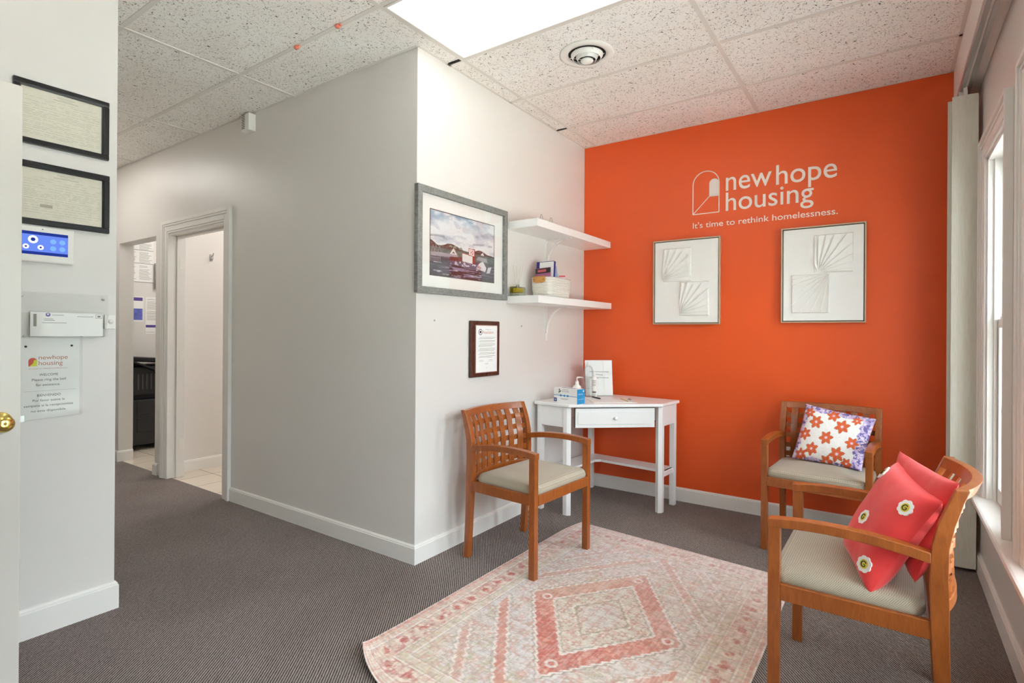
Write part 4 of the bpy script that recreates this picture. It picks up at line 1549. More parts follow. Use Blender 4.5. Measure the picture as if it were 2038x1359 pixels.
# slim bottle
sb = thing('slim_bottle', 'slim white labeled bottle standing right before the tall clear bottle', 'bottle', (0.268, 1.598, ZD))
MB().lathe([(0.0, 0.0), (0.0185, 0.0), (0.020, 0.003), (0.020, 0.150), (0.016, 0.158), (0.009, 0.162)], (0, 0, 0), 'z', 20).build('bottle_body', M['white_plastic'], sb, smooth=True)
MB().lathe([(0.009, 0.160), (0.010, 0.162), (0.010, 0.184), (0.006, 0.190), (0.005, 0.200), (0.0, 0.200)], (0, 0, 0), 'z', 14).build('cap', M['white_plastic'], sb, smooth=False)
lb_ = MB()
for z, hh in ((0.128, 0.004), (0.118, 0.003), (0.110, 0.003), (0.100, 0.003), (0.090, 0.003), (0.036, 0.014), (0.020, 0.004)):
    prof = [(0.0202, z), (0.0203, z + 0.0005), (0.0203, z + hh)]
    rings = []
    for k in range(9):
        a = math.radians(-110 + k * 11)
        rings.append([(r__ * math.cos(a), r__ * math.sin(a), zz) for r__, zz in ((0.0201, z), (0.0204, z), (0.0204, z + hh), (0.0201, z + hh))])
    lb_.loft(rings)
lb_.build('printed_label', M['grey_ink'], sb)

# slanted sign holder with printed page
sh = thing('sign_holder', 'clear slanted sign holder with a printed notice at the back of the corner desk', 'sign holder', (0.245, 1.735, ZD), math.radians(38))
tl = 0.042
W2, HH = 0.108, 0.275


def tilt(a, b_, z):
    # leans backwards (local +y is back)
    return (a, b_ * 0.17 - z, b_ * 0.985)


ps = MB()
ps.prism([(-W2 + 0.002, 0.002), (W2 - 0.002, 0.002), (W2 - 0.002, HH), (-W2 + 0.002, HH)], tilt, -0.001, 0.0, M['paper'])
Rt = Matrix(((1, 0, 0), (0, 0.17, -0.985), (0, 0.985, 0.17)))
for body, x, wdt, zz in (('Welcome to New Hope', -0.072, 0.152, 0.182), ('Housing', -0.020, 0.050, 0.160), ('Please sign in and out', -0.070, 0.146, 0.136)):
    vs, fs = text_mesh(body, 0.015)
    xs = [q_[0] for q_ in vs]
    sx = wdt / (max(xs) - min(xs))
    ps.add([tilt(x + (q_[0] - min(xs)) * sx, zz + q_[1] * 0.0125, 0.0004) for q_ in vs], fs, M['ink'])
ps.build('printed_page', None, sh)
ac = MB()
ac.prism([(-W2, 0), (W2, 0), (W2, HH + 0.003), (-W2, HH + 0.003)], tilt, 0.0012, 0.0030)
ac.box(-W2, W2, -0.02, 0.055, 0.0, 0.002)
ac.build('acrylic_stand', M['clear'], sh)

# clipboard with sheets, pen
cbz = thing('clipboard', 'white sign in sheets on a clipboard lying on the corner desk', 'clipboard', (0.455, 1.490, ZD), math.radians(-51))
MB().box(-0.112, 0.112, -0.155, 0.155, 0, 0.003).build('board', plain('pale_board', srgb(226, 222, 214), 0.5), cbz, bevel=0.001)
MB().box(-0.105, 0.105, -0.150, 0.130, 0.003, 0.005).build('sheets', M['paper'], cbz)
MB().box(-0.040, 0.040, 0.130, 0.148, 0.003, 0.010).tube([(-0.04, 0.14, 0.012), (0.04, 0.14, 0.012)], 0.004, 8).build('clip', M['steel'], cbz)
o = MB().tube([(0, 0, 0), (0.06, 0, 0), (0.115, 0, 0.0), (0.128, 0, 0)], [0.0045, 0.0055, 0.005, 0.001], 10).tube([(0.01, 0, 0.006), (0.05, 0, 0.006)], 0.001, 6).build('pen', M['dark'])
o.location = (0.270, 1.560, ZD + 0.0105)
o.rotation_euler = (0, 0, math.radians(-35))
tag(o, 'black pen lying on the corner desk beside the mask box', 'pen')
o = MB().tube([(-0.085, 0, 0), (0.078, 0, 0), (0.090, 0, 0)], [0.0035, 0.0035, 0.0008], 6).build('pencil', plain('gold_pencil', srgb(200, 160, 90), 0.4))
o.location = (0.530, 1.545, ZD + 0.0085)
o.rotation_euler = (0, 0, math.radians(-48))
tag(o, 'thin golden pencil lying at the edge of the sign in sheets', 'pencil')

# ------------------------------------------------------------------ rug
RC = [Vector((0.376, -0.79)), Vector((1.675, -0.86)), Vector((1.690, 0.975)), Vector((0.402, 1.090))]
RU, RV = 300, 420


def rugpt(u_, w_):
    p_ = RC[0] * (1 - u_) * (1 - w_) + RC[1] * u_ * (1 - w_) + RC[2] * u_ * w_ + RC[3] * (1 - u_) * w_
    z = 0.0045
    # curled near corner and lifted end
    s_ = (1 - u_) * 1.30 + (1 - w_) * 1.87
    d1 = (u_ * 1.30 + w_ * 1.87)
    c_ = max(0.0, 1 - d1 / 0.34)
    z += 0.038 * c_ ** 1.6
    # slight wave along the near end
    z += 0.012 * max(0, 1 - w_ / 0.10) ** 2 * (0.5 + 0.5 * math.cos(u_ * 9))
    # far corner waves outward a little
    k_ = max(0.0, 1 - ((u_) * 1.3 + (1 - w_) * 1.87) / 0.25)
    px = p_.x + 0.030 * k_ * k_ + 0.055 * c_ * c_
    py = p_.y + 0.085 * c_ * c_
    return (px, py, z)


rg = MB()
rg.grid(rugpt, RU, RV)
rug = rg.build('area_rug', M['rugmat'], recalc=False, smooth=True)
u, v_ = np.meshgrid(np.linspace(0, 1, RU + 1), np.linspace(0, 1, RV + 1))
u, v_ = u.ravel(), v_.ravel()
X = (u - 0.5) * 1.30
Y = (v_ - 0.5) * 1.87
cols = np.zeros((len(u), 3))
cols[:] = np.array((222, 212, 204)) / 255
n1 = fbm(X * 9, Y * 9, 40)
n2 = fbm(X * 45, Y * 45, 44, 3)
n3 = fbm(X * 4, Y * 4, 60, 3)
n5 = fbm(X * 90, Y * 90, 66, 2)
mixc(np.clip((n1 - 0.45) * 3, 0, 1) * 0.55, (214, 206, 184))
mixc(np.clip((n3 - 0.5) * 5, 0, 1) * 0.6, (214, 212, 218))


def motif(px_, seed, density=0.62, col=(206, 150, 138), amt=0.75):
    """small lattice of rosettes"""
    gx, gy = X / px_, Y / px_
    cx_, cy_ = np.floor(gx), np.floor(gy)
    hsh = vnoise(cx_ * 7.13 + 0.5, cy_ * 3.77 + 0.5, seed)
    fx, fy = gx - cx_ - 0.5, gy - cy_ - 0.5
    r__ = np.hypot(fx, fy)
    ang_ = np.arctan2(fy, fx)
    star = r__ < 0.30 + 0.10 * np.cos(ang_ * 6)
    hole = r__ < 0.12
    return ((star & ~hole) & (hsh < density)).astype(float) * amt


dist_edge = np.minimum(np.minimum(X + 0.65, 0.65 - X), np.minimum(Y + 0.935, 0.935 - Y))
field = dist_edge > 0.20
mixc(motif(0.075, 71, 0.6) * field, (210, 168, 152))
mixc(motif(0.110, 75, 0.45) * field, (196, 190, 158))
mixc((np.abs(n2 - 0.5) < 0.03) * field * 0.55, (176, 170, 158))
# medallion diamonds centred slightly off
cx0, cy0 = 0.015, -0.02
zz_ = 0.010


def tri(t_):
    return np.abs((t_ % 1.0) - 0.5) * 2


jx = tri((Y - cy0) / 0.036)
dm = np.abs(X - cx0) / 0.355 + np.abs(Y - cy0) / 0.50
dmj = (np.abs(X - cx0) + 0.013 * jx) / 0.355 + np.abs(Y - cy0) / 0.50
low = np.clip(0.5 - (Y - cy0) * 6, 0, 1)
fade = low * 0.92 + (1 - low) * np.where(X < cx0, 0.42, 0.62)
fade = np.clip(fade + 0.5 * (n3 - 0.5), 0.2, 1)
warm = np.where(X < cx0, 1.0, 0.0) * (1 - low)
band = (dmj < 1.03) & (dm > 0.70)
mixc(band * fade, (206, 116, 100))
mixc(band * warm * 0.5, (214, 172, 144))
mixc(band * fade * (n5 > 0.55) * 0.6, (226, 164, 146))
mixc(band * fade * (n1 > 0.55) * 0.5, (186, 86, 78))
mixc((np.abs(dmj - 1.05) < 0.016) * 0.9, (240, 236, 230))
mixc((np.abs(dmj - 1.085) < 0.010) * 0.75, (160, 152, 136))
mixc((np.abs(dmj - 1.115) < 0.008) * 0.6, (236, 232, 226))
dmi = (np.abs(X - cx0) + 0.010 * jx) / 0.355 + np.abs(Y - cy0) / 0.50
mixc((np.abs(dmi - 0.715) < 0.018) * 0.9, (238, 234, 226))
mixc((np.abs(dmi - 0.675) < 0.010) * 0.75, (158, 154, 128))
inn = dm < 0.64
mixc(inn * 0.6, (220, 216, 198))
mixc(motif(0.060, 81, 0.75) * inn, (196, 142, 124))
mixc((np.abs(dmi - 0.38) < 0.016) * 0.9, (164, 160, 134))
mixc((np.abs(dmi - 0.42) < 0.012) * 0.7, (240, 236, 228))
mixc((dmi < 0.30) * 0.35, (216, 214, 216))
# small rosettes at the band's corners
for ux, uy in ((-0.285, 0.0), (0.305, 0.0), (0.0, -0.42), (0.0, 0.42)):
    rr_ = np.hypot(X - cx0 - ux, Y - cy0 - uy)
    mixc((rr_ < 0.026) * 0.9, (238, 232, 226))
    mixc((rr_ < 0.013) * 0.9, (198, 96, 84))
# outer parallel bands, broken
for r0, r1_, f_ in ((1.46, 1.62, 0.85), (2.02, 2.16, 0.5)):
    b2 = (dmj > r0) & (dmj < r1_) & (np.abs(X) < 0.42) & field & (np.abs(Y - cy0) > 0.06)
    fd = f_ * np.clip((low * 0.9 + (1 - low) * 0.5) * np.clip((n3 - 0.28) * 4, 0.3, 1), 0, 1)
    mixc(b2 * fd, (208, 128, 110))
    mixc(b2 * fd * (n1 > 0.55) * 0.5, (188, 92, 82))
    e2 = ((np.abs(dmj - r0) < 0.016) | (np.abs(dmj - r1_) < 0.016)) & field & (np.abs(X) < 0.42)
    mixc(e2 * 0.85, (240, 236, 230))
    e3 = ((np.abs(dmj - r0 + 0.045) < 0.010) | (np.abs(dmj - r1_ - 0.045) < 0.010)) & field & (np.abs(X) < 0.42)
    mixc(e3 * 0.6, (168, 160, 138))
# corner triangles
corner = (dm > 2.35) & field
mixc(corner * 0.4, (214, 196, 168))
# border
bd = dist_edge
mixc((bd < 0.20) * 0.8, (220, 206, 192))
main = (bd > 0.062) & (bd < 0.150)
fb = np.clip(0.55 + 1.5 * (n3 - 0.45), 0.2, 1)
mixc(main * fb * 0.7, (210, 150, 136))
s_ = np.where((0.65 - np.abs(X)) < (0.935 - np.abs(Y)), Y, X)
t_ = bd - 0.106
ph_ = (s_ / 0.105) % 1.0 - 0.5
fl = np.hypot(ph_ * 0.105, t_)
mixc(main * (np.abs(fl - 0.030) < 0.008) * 0.8, (236, 222, 208))
mixc(main * (fl < 0.018) * 0.8, (190, 88, 80))
mixc(main * (n2 > 0.60) * 0.6, (228, 214, 196))
mixc(main * (n2 < 0.36) * 0.6, (186, 96, 88))
for e0 in (0.024, 0.058, 0.152, 0.196):
    mixc((np.abs(bd - e0) < 0.0035) * 0.8, (240, 234, 228))
    mixc((np.abs(bd - e0 - 0.007) < 0.002) * 0.6, (176, 160, 146))
mixc(((bd > 0.026) & (bd < 0.056)) * (((s_ / 0.035) % 1.0) < 0.55) * 0.5, (222, 168, 150))
mixc(((bd > 0.155) & (bd < 0.193)) * (np.abs(((s_ / 0.06) % 1.0) - 0.5) < 0.28) * 0.45, (206, 196, 160))
mixc((bd < 0.022) * 0.75, (222, 164, 148))
mixc((bd < 0.022) * (((s_ / 0.05) % 1.0) < 0.5) * 0.4, (200, 110, 98))
mixc((bd < 0.006), (240, 234, 230))
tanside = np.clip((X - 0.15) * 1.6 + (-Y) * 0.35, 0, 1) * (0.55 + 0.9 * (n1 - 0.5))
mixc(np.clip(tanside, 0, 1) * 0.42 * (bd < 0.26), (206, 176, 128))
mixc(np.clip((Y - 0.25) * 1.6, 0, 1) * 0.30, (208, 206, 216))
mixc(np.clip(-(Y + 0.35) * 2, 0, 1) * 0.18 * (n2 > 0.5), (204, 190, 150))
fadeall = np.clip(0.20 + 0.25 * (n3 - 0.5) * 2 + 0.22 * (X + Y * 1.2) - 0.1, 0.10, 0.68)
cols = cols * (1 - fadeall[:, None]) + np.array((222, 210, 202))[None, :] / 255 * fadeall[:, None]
mixc((fbm(X * 160, Y * 14, 101, 2) > 0.56) * 0.25, (244, 238, 234))
mixc((fbm(X * 14, Y * 160, 103, 2) > 0.58) * 0.22, (168, 150, 142))
mixc((np.abs(fbm(X * 26, Y * 26, 105, 2) - 0.5) < 0.035) * 0.35, (172, 150, 136))
mixc((np.abs(fbm(X * 20, Y * 20, 107, 2) - 0.5) < 0.03) * 0.35, (214, 150, 138))
mixc(np.clip((n5 - 0.5) * 2, 0, 1) * 0.22, (250, 246, 242))
mixc(np.clip((0.5 - n5) * 2, 0, 1) * 0.18, (150, 130, 120))
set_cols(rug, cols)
so = rug.modifiers.new('thickness', 'SOLIDIFY')
so.thickness = 0.004
so.offset = -1
tag(rug, 'faded pink and cream patterned area rug with one curled corner on the grey carpet', 'rug')

# ------------------------------------------------------------------ chairs
HW, LT, LDp = 0.2707, 0.033, 0.036


def post_y(z):
    """front face of the back post at height z"""
    pts = [(0, -0.452), (0.20, -0.440), (0.40, -0.428), (0.55, -0.424), (0.64, -0.429), (0.72, -0.447), (0.808, -0.482)]
    for (a, ya_), (b_, yb_) in zip(pts[:-1], pts[1:]):
        if z <= b_:
            t = (z - a) / (b_ - a)
            return ya_ + (yb_ - ya_) * t
    return pts[-1][1]


def post_d(z):
    return 0.034 + 0.010 * math.exp(-((z - 0.5) / 0.22) ** 2) - (0.004 if z > 0.75 else 0)


def make_chair(label):
    c = thing('lattice_armchair', label, 'chair')
    wd = M['wood']
    for sx in (1, -1):
        xo, xi = sx * HW, sx * (HW - LT)
        MB().box(xo, xi, 0, -LDp, 0, 0.612).build('leg', wd, c, bevel=0.002)
        rings = []
        for k in range(25):
            z = 0.808 * k / 24
            y, dp = post_y(z), post_d(z)
            rings.append([(xo, y, z), (xi, y, z), (xi, y - dp, z), (xo, y - dp, z)])
        MB().loft(rings).build('leg', wd, c, bevel=0.002)
        # armrest: arched from the front leg to the post
        rings = []
        for k in range(21):
            t = k / 20
            y = 0.002 + (post_y(0.62) - 0.002) * t
            zt_ = 0.634 + (0.620 - 0.634) * t + 0.018 * 4 * t * (1 - t)
            th = 0.031
            zb2 = zt_ - th
            rings.append([(xo * 1.004, y, zt_), (xi - sx * 0.004, y, zt_), (xi - sx * 0.004, y, zb2), (xo * 1.004, y, zb2)])
        MB().loft(rings).build('armrest', wd, c, bevel=0.003)
    fr = MB()
    fr.box(-HW + LT, HW - LT, 0.003, -0.022, 0.371, 0.424)
    fr.box(-HW + LT, HW - LT, -0.425, -0.447, 0.371, 0.424)
    for sx in (1, -1):
        fr.box(sx * (HW - 0.004), sx * (HW - 0.026), -LDp, -0.430, 0.371, 0.424)
    fr.build('seat_frame', wd, c, bevel=0.002)
    # cushion
    sm = MB()
    hx, y0, y1 = HW - 0.018, -0.418, -0.003
    cy_, hy_ = (y0 + y1) / 2, (y1 - y0) / 2

    def rr(ins, z, crown=0.0):
        out = []
        r = max(0.006, 0.046 - ins * 0.9)
        ax, ay = hx - ins, hy_ - ins
        for sx_, sy_, a0 in ((1, 1, 0), (-1, 1, 90), (-1, -1, 180), (1, -1, 270)):
            for k in range(7):
                a = math.radians(a0 + 15 * k)
                x, y = sx_ * (ax - r) + r * math.cos(a), sy_ * (ay - r) + r * math.sin(a)
                out.append((x, cy_ + y, z + crown * (1 - (x / hx) ** 2) * (1 - (y / hy_) ** 2)))
        return out
    rings = [rr(0.010, 0.418), rr(0.003, 0.421), rr(-0.001, 0.432), rr(0.0, 0.444), rr(0.004, 0.455), rr(0.012, 0.463), rr(0.026, 0.468, 0.016), rr(0.060, 0.470, 0.018), rr(0.100, 0.470, 0.020), rr(0.150, 0.470, 0.021), rr(0.190, 0.470, 0.021)]
    sm.loft(rings)
    sm.build('seat', M['fabric'], c, smooth=True)
    # curved top rail and lower rail of the back
    BUL = 0.050

    def rail(z0, z1, nm, dep=0.024, off=0.0):
        rings = []
        for k in range(29):
            t = -1 + 2 * k / 28
            x = t * (HW - LT + 0.001)
            bl = BUL * (1 - t * t)
            r0 = []
            for z, s2 in ((z0, 0), (z0, 1), (z1, 1), (z1, 0)):
                y = post_y(z) - 0.003 - off - bl - s2 * dep
                r0.append((x, y, z))
            rings.append(r0)
        o_ = MB().loft(rings)
        return o_
    rail(0.772, 0.808, 'x', 0.028).build('top_rail', wd, c, bevel=0.002)
    rail(0.428, 0.462, 'x', 0.022).build('bottom_rail', wd, c, bevel=0.002)
    lt_ = MB()
    # horizontals
    for zc in (0.727, 0.665, 0.603, 0.541, 0.486):
        rings = []
        for k in range(57):
            t = -1 + 2 * k / 56
            x = t * (HW - LT + 0.001)
            bl = BUL * (1 - t * t)
            y = post_y(zc) - 0.012 - bl
            y -= 0.003 * math.cos(t * math.pi * 8)
            rings.append([(x, y, zc - 0.015), (x, y, zc + 0.015), (x, y - 0.006, zc + 0.015), (x, y - 0.006, zc - 0.015)])
        lt_.loft(rings)
    inner = 2 * (HW - LT)
    hole, slat = 0.0282, 0.0356
    for k in range(7):
        xc = -inner / 2 + hole * (k + 1) + slat * (k + 0.5)
        t = xc / (inner / 2)
        bl = BUL * (1 - t * t)
        dbl = -2 * BUL * t / (inner / 2)
        rings = []
        for m_ in range(33):
            z = 0.445 + (0.785 - 0.445) * m_ / 32
            y = post_y(z) - 0.006 - bl + 0.002 * math.cos((z - 0.727) / 0.062 * 2 * math.pi / 2)
            hs = slat / 2
            rings.append([(xc - hs, y + dbl * hs, z), (xc + hs, y - dbl * hs, z), (xc + hs, y - dbl * hs - 0.006, z), (xc - hs, y + dbl * hs - 0.006, z)])
        lt_.loft(rings)
    lt_.build('woven_lattice', wd, c)
    return c


chA = make_chair('wooden lattice back armchair with empty taupe seat standing partly on the rug by the desk')
chB = copy_tree(chA)
chB['label'] = 'wooden lattice back armchair against the orange wall holding the starfish cushion'
chC = copy_tree(chA)
chC['label'] = 'nearest wooden lattice back armchair by the window holding two coral cushions'
for c, (x, y, t) in ((chA, (0.6538, 0.4618, -1.6414)), (chB, (1.7424, 1.2925, 3.0678)), (chC, (1.7557, 0.1383, 1.5562))):
    c.location = (x, y, 0.0)
    c.rotation_euler = (0, 0, t)
    c['group'] = 'matching lattice back armchairs'

# ------------------------------------------------------------------ cushions


class Cushion:
    def __init__(self, corners, thick, pinch=0.06, seed=0, off=(0, 0, 0)):
        self.c = [Vector(q_) + Vector(off) for q_ in corners]   # bl, br, tr, tl (seen from the front)
        self.n = ((self.c[1] - self.c[0]).cross(self.c[3] - self.c[0])).normalized()
        self.t = thick
        self.p = pinch
        self.seed = seed

    def pt(self, u_, w_, side=1):
        a, b_ = 2 * u_ - 1, 2 * w_ - 1
        # sides drawn inwards between the corners
        aa = a * (1 - self.p * (1 - b_ * b_))
        bb = b_ * (1 - self.p * (1 - a * a))
        U, Wv = (aa + 1) / 2, (bb + 1) / 2
        P = self.c[0] * (1 - U) * (1 - Wv) + self.c[1] * U * (1 - Wv) + self.c[2] * U * Wv + self.c[3] * (1 - U) * Wv
        h_ = (max(0, 1 - a ** 4) * max(0, 1 - b_ ** 4)) ** 0.55
        s_ = self.seed
        wr = 0.05 * math.sin(a * 5 + s_) * math.sin(b_ * 4 + 2 * s_) + 0.03 * math.sin(9 * a * b_ + s_)
        h_ *= (1 + wr)
        # puckers running from the corners
        r_ = min(math.hypot(a - 1, b_ - 1), math.hypot(a + 1, b_ - 1), math.hypot(a - 1, b_ + 1), math.hypot(a + 1, b_ + 1))
        h_ += 0.04 * math.exp(-r_ * 3) * math.sin(math.atan2(b_, a) * 14 + s_) * (1 - a ** 8) * (1 - b_ ** 8)
        return P + self.n * (side * self.t / 2 * h_)

    def normal(self, u_, w_):
        e_ = 0.01
        p0 = self.pt(u_, w_)
        return (self.pt(u_ + e_, w_) - p0).cross(self.pt(u_, w_ + e_) - p0).normalized()

    def mesh(self, nn=60):
        m_ = MB()
        m_.grid(lambda a, b_: tuple(self.pt(a, b_, 1)), nn, nn)
        m_.grid(lambda a, b_: tuple(self.pt(a, b_, -1)), nn, nn, flip=True)
        return m_


def root_of(mesh_o, name, label, cat, group, base):
    r_ = thing(name, label, cat, base, group=group)
    mesh_o.parent = r_
    mesh_o.matrix_parent_inverse = Matrix.Translation(Vector(base)).inverted()
    return r_


# starfish cushion
NN = 150
cu = Cushion([(1.597, 1.575, 0.492), (1.955, 1.512, 0.478), (2.020, 1.705, 0.752), (1.660, 1.705, 0.812)], 0.115, 0.045, 1.3)
m_ = cu.mesh(NN)
body = m_.build('cushion_cover', M['starfish'], recalc=False, smooth=True)
u1, w1 = np.meshgrid(np.linspace(0, 1, NN + 1), np.linspace(0, 1, NN + 1))
u = np.concatenate([u1.ravel(), u1.ravel()])
v_ = np.concatenate([w1.ravel(), w1.ravel()])
cols = np.zeros((len(u), 3))
cols[:] = np.array((240, 236, 232)) / 255
nz = fbm(u * 22, v_ * 22, 90, 3)
frame_ = (u > 0.87 + 0.015 * np.sin(v_ * 40)) | (v_ > 0.89 + 0.02 * np.sin(u * 17)) | (u < 0.085 + 0.01 * np.sin(v_ * 30)) | (v_ < 0.045 + 0.012 * np.sin(u * 25))
mixc(frame_, (168, 150, 200))
mixc(frame_ * (nz > 0.55), (206, 184, 220))
mixc(frame_ * (nz < 0.43), (112, 100, 166))
mixc(frame_ * (fbm(u * 50, v_ * 50, 97, 2) > 0.62), (236, 222, 236))
for (a, b_, s_, ro) in ((0.245, 0.685, 0.095, 0.4), (0.63, 0.69, 0.100, 0.1), (0.45, 0.43, 0.095, 0.3), (0.28, 0.19, 0.090, 0.0), (0.655, 0.175, 0.100, 0.2), (0.82, 0.425, 0.085, 0.5), (0.12, 0.44, 0.085, 0.8), (0.11, 0.84, 0.075, 0.2), (0.465, 0.87, 0.085, 0.6), (0.795, 0.86, 0.065, 0.0), (0.52, 0.015, 0.085, 0.3), (0.80, 0.05, 0.070, 0.5), (0.135, 0.075, 0.080, 0.9)):
    s_ = s_ * 1.18
    du, dv_ = (u - a), (v_ - b_) * 0.82
    r__ = np.hypot(du, dv_)
    an = np.arctan2(dv_, du) + ro
    k6 = (an / (2 * np.pi) * 6) % 1.0 - 0.5
    # petals: pointed ovals
    along = r__ * np.cos(k6 * 2 * np.pi / 6)
    across = np.abs(r__ * np.sin(k6 * 2 * np.pi / 6))
    tt = along / s_
    wdt = 0.27 * s_ * np.clip(np.sin(np.clip(tt, 0, 1) * np.pi) ** 0.8, 0, 1)
    pet = (across < wdt) & (tt < 1)
    mixc(pet & (a == a), (150, 92, 44))
    mixc(((across < wdt - 0.05 * s_) & (tt < 0.95)), (226, 104, 56))
    mixc(((across < wdt * 0.25) & (tt < 0.9) & (tt > 0.3)) * 0.6, (196, 74, 44))
    mixc((r__ < 0.20 * s_), (240, 206, 214))
    mixc((np.abs(r__ - 0.20 * s_) < 0.035 * s_), (206, 120, 120))
back = np.arange(len(u)) >= (NN + 1) ** 2
mixc(back * 1.0, (236, 230, 228))
set_cols(body, cols)
root_of(body, 'starfish_cushion', 'white cushion with orange starfish flowers and a purple border on the far chair', 'cushion', None, (1.78, 1.60, 0.48))


def patch(cus, u_, w_, s_, par, inv):
    """daisy patch with a curled letter, laid on the cushion"""
    P, nrm = cus.pt(u_, w_), cus.normal(u_, w_)
    ux = (cus.pt(min(1, u_ + 0.03), w_) - P).normalized()
    vy = nrm.cross(ux).normalized()
    ux = vy.cross(nrm).normalized()

    def put(a, b_, z):
        return tuple(P + ux * a + vy * b_ + nrm * z)
    m_ = MB()
    out = []
    for k in range(56):
        t = 2 * math.pi * k / 56
        r__ = s_ * (0.86 + 0.16 * abs(math.cos(4 * t)) ** 0.7)
        out.append((r__ * math.cos(t), r__ * math.sin(t)))
    m_.prism(out, put, -0.003, 0.0014, M['paper'])
    m_.prism([(0.56 * s_ * math.cos(t), 0.56 * s_ * math.sin(t)) for t in np.linspace(0, 2 * math.pi, 24, endpoint=False)], put, 0.0014, 0.0020, M['print_yellow_soft'])
    # the letter G
    arc_ = [(0.33 * s_ * math.cos(t), 0.33 * s_ * math.sin(t)) for t in np.linspace(math.radians(50), math.radians(330), 14)]
    arc_ += [(0.30 * s_, 0.0), (0.08 * s_, 0.0)]
    m_.tube([put(a, b_, 0.0024) for a, b_ in arc_], s_ * 0.065, 6, M['dark_green'])
    o_ = m_.build('flower_patch', None, par)
    o_.matrix_parent_inverse = inv
    return o_


M['print_yellow_soft'] = plain('embroidered_yellow', srgb(222, 200, 70), 0.8)
M['dark_green'] = plain('embroidered_green', srgb(50, 60, 40), 0.8)

f1 = Cushion([(1.952, 0.150, 0.500), (2.032, -0.112, 0.450), (2.209, -0.088, 0.758), (2.105, 0.225, 0.802)], 0.112, 0.05, 0.4)
b1 = f1.mesh(60).build('cushion_cover', M['coral'], recalc=False, smooth=True)
base = (2.05, -0.02, 0.48)
r1 = root_of(b1, 'coral_cushion', 'front coral cushion with small white daisy patches on the nearest chair', 'cushion', 'coral cushions on the nearest chair', base)
inv = Matrix.Translation(Vector(base)).inverted()
for (a, b_) in ((0.86, 0.79), (0.42, 0.44), (0.88, 0.17), (0.12, 0.86)):
    patch(f1, a, b_, 0.0255, r1, inv)
f2 = Cushion([(2.105, 0.22, 0.512), (2.135, -0.08, 0.505), (2.236, -0.070, 0.815), (2.100, 0.290, 0.828)], 0.080, 0.05, 2.2, off=(0.010, 0.0, 0))
b2 = f2.mesh(60).build('cushion_cover', M['coral'], recalc=False, smooth=True)
base = (2.13, 0.08, 0.48)
r2_ = root_of(b2, 'coral_cushion', 'plain coral cushion half hidden behind the daisy patch cushion on the nearest chair', 'cushion', 'coral cushions on the nearest chair', base)

# ------------------------------------------------------------------ vertical blind
vb = thing('vertical_blind', 'ivory vertical blind drawn into a stack beside the orange wall with its ceiling track', 'blind', (2.405, 1.70, 0.0))
tr = MB()
tr.box(-0.022, -0.004, -4.0, 0.10, 2.545, 2.574, M['grey_rail'] if 'grey_rail' in M else M['steel'])
tr.box(0.006, 0.024, -4.0, 0.10, 2.545, 2.574, M['steel'])
tr.box(-0.006, 0.008, -4.0, 0.10, 2.552, 2.574, M['white_plastic'])
tr.build('track', None, vb)
rnd = random.Random(3)
for k in range(12):
    y = -0.085 + k * 0.019
    dx = rnd.uniform(-0.006, 0.006) + (-0.012 if k == 3 else 0)
    an = math.radians(rnd.uniform(-6, 6) + 2)
    rings = []
    hwv = 0.054
    for z in (0.020, 0.6, 1.3, 2.0, 2.505):
        ring = []
        tw = 0.004 * math.sin(z * 2 + k)
        for s_ in (-1, -0.5, 0, 0.5, 1):
            ring.append((dx + s_ * hwv * math.cos(an), y + s_ * hwv * math.sin(an) - 0.006 * (1 - s_ * s_) + tw, z))
        for s_ in (1, 0.5, 0, -0.5, -1):
            ring.append((dx + s_ * hwv * math.cos(an), y + s_ * hwv * math.sin(an) - 0.006 * (1 - s_ * s_) + tw + 0.0012, z))
        rings.append(ring)
    vo = MB().loft(rings).build('vane', M['vane'], vb)
    MB().box(dx - 0.008, dx + 0.008, y - 0.003, y + 0.003, 2.490, 2.548).build('hanger', M['white_plastic'], vo)

# ------------------------------------------------------------------ copy room
cp = thing('copier', 'black office copier seen through the hallway opening', 'copier', (-4.60, 0.62, 0))
MB().box(-0.30, 0.33, -0.36, 0.36, 0.05, 0.52).build('lower_body', M['dark'], cp, bevel=0.01)
MB().box(-0.30, 0.28, -0.36, 0.36, 0.56, 0.86).build('upper_body', M['dark'], cp, bevel=0.01)
MB().box(-0.30, 0.20, -0.36, 0.36, 0.52, 0.56).build('neck', M['dark'], cp)
gp = MB()
for k in range(9):
    gp.box(0.280, 0.286, -0.30 + k * 0.04, -0.285 + k * 0.04, 0.62, 0.78)
gp.build('vent_grille', M['grey_plastic'], cp)
sdp = MB().box(0.24, 0.345, -0.45, -0.35, 0.06, 0.70).build('side_panel', M['grey_plastic'], cp, bevel=0.02)
tm = MB().box(-0.28, 0.30, -0.36, 0.36, 0, 0.05).xf(Matrix.Translation((0, 0, 0.885)) @ Matrix.Rotation(math.radians(-5), 4, 'X')).build('document_lid', M['black'], cp, bevel=0.01)
MB().box(0.05, 0.40, -0.42, 0.30, 0, 0.018).xf(Matrix.Translation((0, 0, 0.74)) @ Matrix.Rotation(math.radians(-24), 4, 'X')).build('paper_tray', M['black'], cp, bevel=0.004)
for z in (0.18, 0.36):
    MB().box(0.330, 0.338, -0.32, 0.32, z, z + 0.15).build('paper_drawer', M['dark'], cp, bevel=0.004)
MB().tube([(0.342, -0.10, 0.20), (0.358, -0.04, 0.245), (0.362, 0.04, 0.27), (0.350, 0.10, 0.28)], 0.007, 8).build('handle', M['steel'], cp)
for x in (-0.25, 0.27):
    for y in (-0.33, 0.30):
        MB().lathe([(0.0, -0.02), (0.025, -0.02), (0.025, 0.02), (0.0, 0.02)], (x, y, 0.026), 'y', 16).build('caster', M['black'], cp)


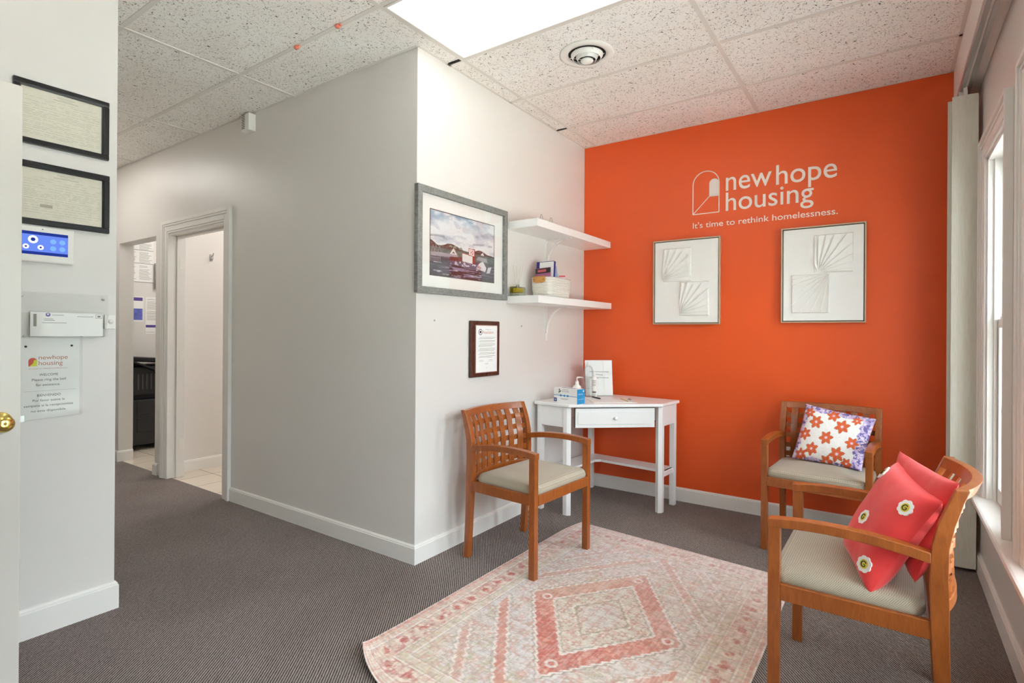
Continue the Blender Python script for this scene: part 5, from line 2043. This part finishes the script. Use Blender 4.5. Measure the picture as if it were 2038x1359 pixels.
def sheet(name, label, cat, y0, y1, z0, z1, fn=None, tilt_=0.0, x=-5.0):
    o_ = MB()
    o_.box(0.0, 0.002, y0, y1, z0, z1, M['paper'])
    if fn:
        fn(o_, y0, y1, z0, z1)
    r_ = o_.build(name, None)
    r_.location = (x, 0, 0)
    return tag(r_, label, cat)


def lines(o_, y0, y1, z0, z1, cols_=2, seed=5):
    rr = random.Random(seed)
    cw = (y1 - y0) / cols_
    for c_ in range(cols_):
        z = z1 - 0.03
        while z > z0 + 0.02:
            if rr.random() < 0.88:
                o_.box(0.002, 0.0024, y0 + c_ * cw + 0.015, y0 + (c_ + 1) * cw - 0.015 - rr.uniform(0, cw * 0.3), z, z + 0.004, M['faint'])
            z -= 0.014


def dark_rows(o_, y0, y1, z0, z1):
    lines(o_, y0, y1, z0, z1, 3, 9)
    for z in (z0, z0 + (z1 - z0) * 0.42, z0 + (z1 - z0) * 0.72):
        o_.box(0.002, 0.003, y0, y1, z, z + 0.004, M['ink'])


def flyer(o_, y0, y1, z0, z1):
    o_.box(0.002, 0.0024, y0 + 0.004, y1 - 0.010, z0 + 0.02, z0 + (z1 - z0) * 0.52, M['flyer_blue'])
    o_.box(0.002, 0.0024, y0 + 0.004, y1 - 0.010, z1 - 0.05, z1 - 0.012, M['violet'])
    for k in range(5):
        o_.lathe([(0.014, 0.0024), (0.014, 0.0027)], (0, y0 + 0.02 + k * 0.022, z0 + (z1 - z0) * (0.58 + 0.05 * (k % 2))), 'x', 12, M['flyer_blue'])


def leaflet(o_, y0, y1, z0, z1):
    lines(o_, y0, y1, z0 + 0.14, z1, 1, 11)
    o_.box(0.002, 0.0026, y0, y1, z0 + 0.02, z0 + 0.022, M['ink'])
    o_.box(0.002, 0.0030, y0 + 0.004, y1, z0 + 0.075, z0 + 0.105, M['violet'])


sheet('labor_poster', 'large white text poster on the copier room wall', 'poster', 0.25, 0.735, 1.79, 2.30, dark_rows)
sheet('flyer', 'blue and white flyer on the copier room wall beside a pinned leaflet', 'flyer', 0.40, 0.635, 1.335, 1.625, flyer)
sheet('pinned_leaflet', 'white leaflet with a violet stripe pinned on the copier room wall', 'leaflet', 0.655, 0.88, 1.195, 1.625, leaflet)
o = MB().box(0, 0.035, 0, 0.16, 0, 0.30).box(0.035, 0.040, 0, 0.16, 0, 0.20).build('wall_file', plain('grey_file', srgb(170, 168, 164), 0.5))
o.location = (-5.0, 0.745, 1.72)
tag(o, 'grey wall file pocket beside the large text poster in the copier room', 'file holder')

# coat hook in the side room
hk = MB().box(0, 0.004, -0.012, 0.012, -0.03, 0.03).tube([(0.004, 0, 0.01), (0.03, 0, 0.015), (0.045, 0, 0.04)], 0.004, 8).tube([(0.004, 0, -0.01), (0.025, 0, -0.022), (0.035, 0, -0.005)], 0.004, 8)
o = hk.build('coat_hook', M['steel'])
o.location = (-2.985, 0.40, 1.90)
tag(o, 'small metal coat hook on the wall inside the cased doorway', 'coat hook')
